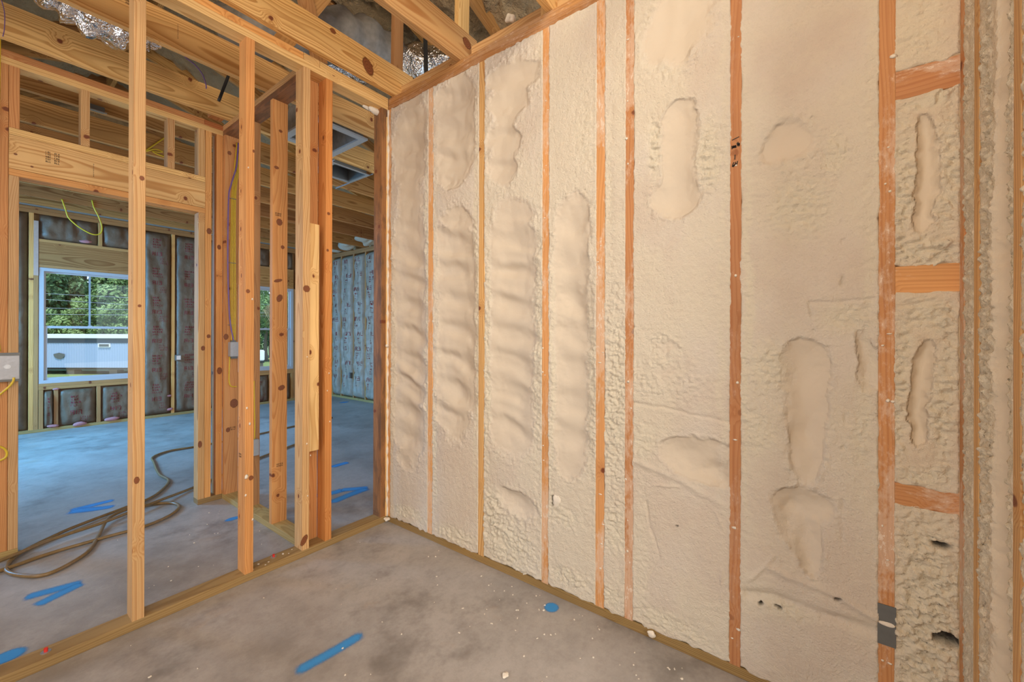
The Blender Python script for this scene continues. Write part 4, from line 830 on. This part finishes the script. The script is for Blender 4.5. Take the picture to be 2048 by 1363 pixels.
# prominent knots
def knot_mat():
    t = NT('wood_knot'); e = t.n('Attribute', attribute_name='edge').outputs['Fac']; tc = t.n('TexCoord').outputs['Object']; n = t.noise(tc, 160.0, 3.0, .6)
    e2 = t.math('MULTIPLY_ADD', n, .30, t.math('SUBTRACT', e, .15)); rg = t.math('FRACT', t.math('MULTIPLY', e2, 4.0))
    t.base(t.mix(rg, (.13, .032, .010), (.30, .10, .03)), .6); tr = t.n('BsdfTransparent'); mx = t.n('MixShader')
    t.l(t.step(e2, .12, .34), mx.inputs[0]); t.l(tr.outputs[0], mx.inputs[1]); t.l(t.b.outputs[0], mx.inputs[2]); t.l(mx.outputs[0], t.out.inputs[0]); return t.m
M['knot'] = knot_mat()
WALLS = {'ce': ce, 'wc': wc, 'wl': wl, 'wh': wh}
for g, y, x, z, rx, rz, a in [('ce', -0.073, -0.198, 2.849, 0.034, 0.052, 0.5), ('ce', -0.073, -0.418, 2.931, 0.018, 0.014, 0), ('ce', -0.655, 0.055, 2.893, 0.036, 0.028, -0.3), ('wc', 0.47, -0.465, 1.931, 0.018, 0.022, 0), ('wc', 0.47, -0.446, 1.776, 0.011, 0.012, 0), ('wc', 0.47, -0.472, 1.561, 0.026, 0.01, 0.3), ('wc', 0.47, -0.463, 1.451, 0.017, 0.025, -0.4), ('wc', 0.47, -0.45, 0.884, 0.021, 0.016, 0.4), ('wc', 0.47, -0.483, 2.27, 0.014, 0.01, 0), ('wc', 0.47, -0.46, 2.508, 0.011, 0.009, 0), ('wl', 0, -1.2, 1.876, 0.008, 0.01, 0), ('wl', 0, -1.206, 1.343, 0.006, 0.006, 0), ('wl', 0, -1.213, 0.619, 0.009, 0.015, 0), ('wl', 0, -0.786, 2.14, 0.005, 0.008, 0), ('wl', 0, -0.793, 0.509, 0.011, 0.012, 0), ('wl', 0, -0.809, 1.438, 0.009, 0.01, 0), ('wl', 0, -0.524, 1.476, 0.019, 0.019, -0.3), ('wl', 0, -0.534, 0.092, 0.016, 0.031, -0.5), ('wl', 0, -0.406, 1.708, 0.007, 0.008, 0), ('wl', 0, -0.401, 1.92, 0.009, 0.009, 0), ('wc', 1.261, -0.495, 1.202, 0.016, 0.022, 0), ('wc', 1.261, -0.443, 0.703, 0.026, 0.034, 0), ('wc', 1.261, -0.481, 0.511, 0.013, 0.018, 0), ('wc', 1.261, -0.477, 2.568, 0.013, 0.015, 0), ('wh', 1.3, -0.623, 1.12, 0.012, 0.018, 0), ('wh', 1.3, -0.589, 1.97, 0.015, 0.022, 0), ('wh', 1.3, -0.59, 1.206, 0.012, 0.014, 0), ('wh', 1.3, -0.639, 0.432, 0.012, 0.025, 0), ('wh', 1.3, -0.523, 0.951, 0.016, 0.026, 0), ('wh', 1.3, -0.528, 1.864, 0.012, 0.018, 0), ('wh', 1.3, -1.412, 2.164, 0.006, 0.005, 0), ('wh', 1.3, -1.47, 2.214, 0.007, 0.005, 0)]:
    rx *= 1.25; rz *= 1.25; V = [(x, y - .0007, z)]; E_ = [1.0]; F = []
    for ri in (.5, 1.0):
        for k in range(16):
            th = math.tau * k / 16; p, q = rx * ri * math.cos(th), rz * ri * math.sin(th); V.append((x + p * math.cos(a) - q * math.sin(a), y - .0007, z + p * math.sin(a) + q * math.cos(a))); E_.append(1 - ri)
    for k in range(16):
        k2 = (k + 1) % 16; F += [(0, 1 + k2, 1 + k), (1 + k, 1 + k2, 17 + k2, 17 + k)]
    o = mesh_obj('knot', V, F, M['knot'], WALLS[g], (x, y, z), attrs={'edge': np.array(E_)})

# ------------------------------------------------------------------ hose and floor bits
o = tube('air_hose', [(1.5, 3.4, .011), (.3, 3.15, .011), (-.184, 3.121, .011), (-.38, 3.137, .011), (-.54, 3.0, .011), (-.585, 2.75, .011), (-.642, 2.319, .011), (-.64, 2.05, .011), (-.746, 1.809, .011), (-.851, 1.680, .011), (-.98, 1.62, .011), (-1.20, 1.50, .013), (-1.30, 1.43, .013), (-1.45, 1.28, .012), (-1.505, 1.10, .011), (-1.46, .945, .011), (-1.376, .863, .011), (-1.239, .985, .011), (-1.160, 1.20, .012), (-1.085, 1.43, .026), (-.98, 1.53, .026), (-.884, 1.57, .012), (-.763, 1.476, .011), (-.745, 1.345, .011), (-.822, 1.221, .011), (-.961, 1.149, .011), (-1.159, 1.150, .012), (-1.353, 1.146, .011), (-1.524, 1.10, .011), (-1.9, 1.0, .011)], .0095, M['hose'], n=12, sides=10); tag(o, 'long brown air hose looping over the concrete through the doorway', 'hose')
o = tube('air_hose', [(.6, 2.4, .011), (.0, 2.1, .011), (-.30, 1.88, .011), (-.569, 1.700, .011), (-.864, 1.505, .030), (-1.10, 1.38, .030), (-1.336, 1.31, .030), (-1.486, 1.215, .030), (-1.7, 1.15, .012), (-2.0, 1.1, .011)], .0095, M['hose'], n=12, sides=10); tag(o, 'straighter brown air hose crossing over the looped one', 'hose')
for x, y, lb in ((-1.453, .046, 'red-capped fixing pin with steel washer on the sill plate, beyond the near stud'), (-.663, .060, 'red-capped fixing pin on the sill plate between the knotty and honey studs')):
    b = root('fixing_pin', (x, y, PT), lb, 'fixing pin')
    V, F = tube_geo([Vector((x, y, PT)), Vector((x, y, PT + .0025))], .014, 16); mesh_obj('washer', V, F, M['galv'], b, (x, y, PT)); V, F = tube_geo([Vector((x, y, PT + .0025)), Vector((x, y, PT + .015))], .0055, 12); mesh_obj('cap', V, F, M['redcap'], b, (x, y, PT + .0025))
protos = []
for k in range(4):
    p = lump('foam_crumb', (0, 0, -5), 1.0, M['crumb'], 120 + k, None, sub=2, amp=.6, sq=(1, .8, .5)); protos.append(p.data); bpy.data.objects.remove(p)
def crumb(x, y, z, r, lb, gp, fl=1.0):
    o = bpy.data.objects.new('foam_crumb', rng.choice(protos)); o.location = (x, y, z + r * .35 * fl); o.scale = (r, r, r * fl); o.rotation_euler = (0, 0, rng.uniform(0, 6)); COL.objects.link(o); tag(o, lb, 'foam crumb', gp)
for k in range(110):
    if k < 60: t_ = rng.random(); x, y = -.04 - abs(rng.gauss(0, .16)), -.3 - 1.9 * (t_ ** .6)
    else: x, y = rng.uniform(-1.3, -.1), rng.uniform(-1.9, -.1)
    if math.hypot(x + 1.6, y + 2.3) < .8: continue
    crumb(x, y, 0, rng.uniform(.0018, .0055), 'white foam crumb scattered on the bare concrete', 'foam crumbs on the concrete')
for k in range(22): crumb(rng.uniform(-1.2, -.55), rng.uniform(.3, 1.15), 0, rng.uniform(.002, .005), 'tiny white foam crumb on the hall concrete', 'foam crumbs in the hall')
for x, y, r in ((-.80, .03, .006), (-.78, .02, .008), (-.74, .05, .006), (-.70, .03, .004), (-.62, .05, .006), (-.60, .03, .004), (-.57, .06, .003), (-.72, .015, .004)): crumb(x, y, PT, r, 'white foam crumb on the sill plate by the red-capped pin', 'foam crumbs on the sill plate', .7)
o = lump('foam_scrap', (-.012, -1.745, .030), .011, M['crumb'], 131, None, amp=.6, sq=(.8, 1.8, 1.1)); tag(o, 'torn foam scrap stuck at the foot of the foamed wall', 'foam scrap')
o = lump('foam_scrap', (-.49, -1.38, .006), .010, M['crumb'], 132, None, sq=(1.2, 1, .6)); tag(o, 'small white foam scrap alone on the open concrete', 'foam scrap')
for z, r, dx in ((2.05, .004, .01), (1.40, .005, .03), (.86, .006, .008), (.78, .006, .02), (.52, .011, .006), (.43, .006, .004), (.30, .006, .034)):
    lump('foam_speck', (XA + .4064 + dx, -.0004, z), r, M['crumb'], int(z * 100), wl, sub=1, sq=(.8, .25, 1.3))
for z, x in ((.62, -.52), (.55, -.5), (.33, -.515), (1.1, -.52), (.72, -.39), (1.0, -.395), (.9, -.405)): lump('foam_speck', (x, -.0004, z), .0045, M['crumb'], int(z * 100) + 5, wl, sub=1, sq=(.8, .25, 1.2))
R9 = random.Random(9)
for a, b in ((1.211, 1.248), (1.495, 1.536), (1.629, 1.666), (2.027, 2.064), (2.436, 2.474)):
    for k in range(9 if a < 2.4 else 16):
        s = R9.uniform(a + .004, b - .004); lump('foam_speck', (-.0008, -s, R9.uniform(.1, 2.6)), R9.uniform(.003, .006), M['crumb'], k + int(a * 100), wr, sub=1, sq=(.35, R9.uniform(.8, 1.8), R9.uniform(.5, 1.3)))

# ------------------------------------------------------------------ outdoors
def mat_ground():
    t = NT('grass_ground'); tc = t.n('TexCoord').outputs['Object']; n = t.noise(tc, .35, 6.0, .6); f = t.noise(tc, 12, 4.0)
    t.base(t.mix(t.math('MULTIPLY_ADD', f, .4, t.math('MULTIPLY', n, .6)), (0.10, 0.16, 0.035), (0.30, 0.36, 0.12)), .9); t.bump(f, .6, .08); return t.m
gr = box('ground', (-70, 90), (5.85, 120), (-1.4, -1.2), mat_ground()); tag(gr, 'sunlit grass lot outside the windows', 'ground', kind='structure')
def leafmat(name, a, b):
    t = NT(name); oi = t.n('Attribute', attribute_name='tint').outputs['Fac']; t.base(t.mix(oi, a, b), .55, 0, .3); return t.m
LM = [leafmat('leaves_dark', (.04, .09, .035), (.16, .27, .11)), leafmat('leaves_mid', (.08, .15, .045), (.28, .42, .15)), leafmat('leaves_light', (.11, .19, .05), (.30, .42, .14))]
M['bark'] = plain('bark', (.22, .17, .13), .9, 0, .6, 8)
def tree_mesh(seed, n, h, r, leaf):
    R = np.random.RandomState(seed); nb = 26; cen = R.normal(0, 1, (nb, 3)); cen /= np.linalg.norm(cen, axis=1)[:, None]; cen *= (R.uniform(.35, 1, (nb, 1))) * np.array([r, r, h * .42]); cen[:, 2] += h * .60
    cr = R.uniform(.22, .42, nb) * r; k = R.randint(0, nb, n); d = R.normal(0, 1, (n, 3)); d /= np.linalg.norm(d, axis=1)[:, None]
    c = cen[k] + d * (cr[k] * R.uniform(.75, 1.05, n))[:, None]; a = R.normal(0, 1, (n, 3)) + d * .3; a /= np.linalg.norm(a, axis=1)[:, None]; b = np.cross(a, d); b /= (np.linalg.norm(b, axis=1)[:, None] + 1e-6)
    L = leaf * R.uniform(.6, 1.3, (n, 1)); V = np.stack([c - a * L, c - b * L * .45, c + a * L, c + b * L * .45], 1).reshape(-1, 3)
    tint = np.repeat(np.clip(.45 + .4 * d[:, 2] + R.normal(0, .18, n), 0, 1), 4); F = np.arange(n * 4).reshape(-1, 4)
    me = bpy.data.meshes.new('crown'); me.vertices.add(len(V)); me.vertices.foreach_set('co', V.astype(np.float32).ravel()); me.loops.add(n * 4); me.loops.foreach_set('vertex_index', F.ravel().astype(np.int32)); me.polygons.add(n)
    me.polygons.foreach_set('loop_start', np.arange(0, n * 4, 4, dtype=np.int32)); me.polygons.foreach_set('loop_total', np.full(n, 4, dtype=np.int32)); me.update(calc_edges=True)
    at = me.attributes.new('tint', 'FLOAT', 'POINT'); at.data.foreach_set('value', tint.astype(np.float32)); return me
crowns = []
for q in range(3):
    me = tree_mesh(60 + q, 9000, 8.5, 3.0, .20); crowns.append(me)
def add_tree(x, y, s, kind, lb, gp, proto):
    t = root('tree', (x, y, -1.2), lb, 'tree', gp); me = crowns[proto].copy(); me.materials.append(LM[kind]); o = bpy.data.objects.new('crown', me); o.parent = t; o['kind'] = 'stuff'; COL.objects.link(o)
    V, F = tube_geo(catmull([(x, y, -1.2), (x + .15, y, 1.5), (x - .1, y + .1, 3.5), (x + .2, y, 6.0)], 5), .2, 8, rad=[.24 - .012 * k for k in range(16)]); mesh_obj('trunk', V, F, M['bark'], t, (x, y, -1.2), smooth=True)
    t.scale = (s, s, s); t.rotation_euler = (0, 0, rng.uniform(0, 6))
TR = [(-3.0, 58, 1.3, 0, 0), (1.0, 60, 1.3, 0, 1), (2.8, 55, 1.15, 0, 2), (5.4, 57, 1.25, 1, 0), (7.6, 52, 1.15, 1, 1), (9.8, 53, 1.25, 0, 0), (11.5, 49, 1.1, 0, 2), (14.5, 47, 1.0, 0, 0), (-6, 62, 1.1, 1, 1), (3.6, 47, .62, 2, 1), (6.3, 44, .66, 2, 2), (1.2, 50, .60, 1, 0), (9.2, 41, .62, 1, 1),
      (16.5, 42, 1.05, 0, 1), (19.5, 40, 1.05, 1, 2), (13.6, 36, .66, 1, 0), (16.8, 33, .62, 2, 1), (20, 31, .7, 1, 2), (22.5, 37, 1.1, 0, 0), (25.5, 33, 1.0, 1, 1)]
ORD = 'first second third fourth fifth sixth seventh eighth ninth tenth eleventh twelfth thirteenth fourteenth fifteenth sixteenth seventeenth eighteenth nineteenth twentieth twenty-first twenty-second'.split()
ord_ = sorted(range(len(TR)), key=lambda i: (TR[i][0] + 1.6) / (TR[i][1] + 2.3)); rank = {i: k for k, i in enumerate(ord_)}
for i, (x, y, s, k, p) in enumerate(TR):
    add_tree(x, y, s, k, '%s in the row beyond the trailer, %s counting along it' % (('tall dark broadleaf tree', 'mid-green broadleaf tree', 'low yellow-green tree')[k], ORD[rank[i]]), 'trees beyond the trailer', p)
# trailer, long side facing the house
tr = root('trailer', (2.2, 32.4, -1.2), 'long pale blue corrugated trailer on blocks outside the left window', 'trailer')
td = Vector((.5875, -.809, 0)); tb = Vector((.809, .5875, 0)); tcx = Vector((2.2, 32.45, 0))
def tbox(name, u0, u1, d0, d1, z0, z1, mt, label=None):
    V = []
    for z in (z0, z1):
        for dd in (d0, d1):
            for u in (u0, u1): p = tcx + td * u + tb * dd; V.append((p.x, p.y, z))
    o = mesh_obj(name, V, [(0, 2, 3, 1), (4, 5, 7, 6), (0, 1, 5, 4), (2, 6, 7, 3), (0, 4, 6, 2), (1, 3, 7, 5)], mt, tr, tuple(tcx)[:2] + (z0,))
    if label: o['label'] = label
    return o
M['siding'] = plain('pale_blue_siding', (.36, .46, .64), .5, var=.03); M['rooftrim'] = plain('white_trim', (.85, .86, .88), .5, var=.03); M['darkband'] = plain('dark_band', (.07, .09, .12), .6, var=.1)
# corrugated side
V = []; F = []; nC = 260
for i in range(nC + 1):
    u = -12 + 19 * i / nC; dd = -.02 * (i % 2)
    for z in (-.80, .62): p = tcx + td * u + tb * dd; V.append((p.x, p.y, z))
for i in range(nC): F.append((i * 2, i * 2 + 2, i * 2 + 3, i * 2 + 1))
mesh_obj('corrugated_side', V, F, M['siding'], tr, tuple(tcx)[:2] + (-.80,))
tbox('body', -12, 7, .03, 2.6, -.80, .95, M['siding']); tbox('fascia_band', -12, 7, -.03, .03, .62, .90, M['darkband'], 'dark band under the roof edge'); tbox('roof_edge', -12.1, 7.1, -.12, 2.7, .90, 1.13, M['rooftrim'], 'white roof edge')
tbox('chassis', -12, 7, .05, 2.5, -.92, -.80, M['black'])
for u in (-9, -6, -3.2, -.8, 1.7, 4.5): tbox('block_pier', u, u + .45, .2, .6, -1.2, -.90, M['bark'])
tbox('vent_window', 1.30, 2.0, -.06, .0, .38, .60, M['rooftrim'], 'small louvred vent'); tbox('vent_opening', 1.37, 1.93, -.07, -.06, .42, .56, M['galvdark'])
V = []; cc = tcx + td * -0.95
for k in range(13):
    a = math.pi + math.pi * k / 12; p = cc + td * (.33 * math.cos(a)) + tb * -.05; V.append((p.x, p.y, -.02 + .28 * math.sin(a)))
V.append(tuple((cc + tb * -.05 + Vector((0, 0, .06)))))
mesh_obj('torn_hole', V, [tuple(range(14))], M['galvdark'], tr, tuple(cc)[:2] + (0,))
for i, (z0, z1) in enumerate(((3.48, 2.98), (2.87, 2.72), (3.83, 3.45), (2.45, 2.40))):
    p0 = Vector((1.42, 37.76, z0)) - Vector((3, -4.13, 0)) * 6; p1 = Vector((4.42, 33.62, z1)) + Vector((3, -4.13, 0)) * 6; p0.z = z0 + (z0 - z1) * 6 * .6; p1.z = z1 - (z0 - z1) * 6 * .6
    o = tube('power_line', [p0, (p0 + p1) / 2 - Vector((0, 0, .05)), p1], .009, M['galv']); tag(o, ('second power line down crossing the trees', 'third power line down crossing the trees', 'topmost power line crossing the trees', 'lowest power line just above the trailer')[i], 'power line')
# palm outside the second window
pm = root('palm_tree', (8.6, 21.0, -1.2), 'shaggy palm drooping outside the window seen between the studs', 'palm')
V, F = tube_geo([Vector((8.6, 21.0, -1.2 + k * .5)) for k in range(12)], .22, 10); mesh_obj('trunk', V, F, M['bark'], pm, (8.6, 21, -1.2), smooth=True)
RP = random.Random(3)
def frond(az, el, L, mt):
    P = []; p = Vector((8.6, 21.0, 4.2)); e = el
    for k in range(9): P.append(p.copy()); p = p + Vector((math.cos(az) * math.cos(e), math.sin(az) * math.cos(e), math.sin(e))) * (L / 8); e -= .26
    V = []; F = []; sd_ = Vector((-math.sin(az), math.cos(az), 0))
    for k in range(8):
        for j in range(4):
            a = P[k].lerp(P[k + 1], j / 4)
            for s in (-1, 1):
                i = len(V); tip = a + sd_ * s * .42 * math.sin(math.pi * (k + 1) / 10) + Vector((0, 0, -.45 - RP.uniform(0, .2))); w = (P[k + 1] - P[k]).normalized() * .022
                V += [tuple(a - w), tuple(a + w), tuple(tip)]; F.append((i, i + 1, i + 2))
    n = len(V); o = mesh_obj('frond', V, F, mt, pm, (8.6, 21, 4.2), attrs={'tint': np.array([RP.random()] * n)}); return o
DF = leafmat('dry_fronds', (.26, .20, .11), (.42, .36, .22))
for k in range(46): frond(k * 2.4, RP.uniform(-.9, 1.1), RP.uniform(2.2, 3.2), LM[1] if k % 3 else DF)
for k in range(16): frond(k * 2.1 + .4, RP.uniform(-1.5, -1.1), RP.uniform(2.4, 3.6), DF)
mb = root('mailbox', (5.3, 15.45, -1.2), 'white mailbox on a post outside, seen between the studs', 'mailbox')
box('post', (5.22, 5.30), (15.42, 15.50), (-1.2, .06), M['bark'], mb); box('body', (5.17, 5.34), (15.37, 15.55), (.14, .56), M['rooftrim'], mb, bev=.03); box('base', (5.18, 5.33), (15.38, 15.54), (.06, .14), M['black'], mb)
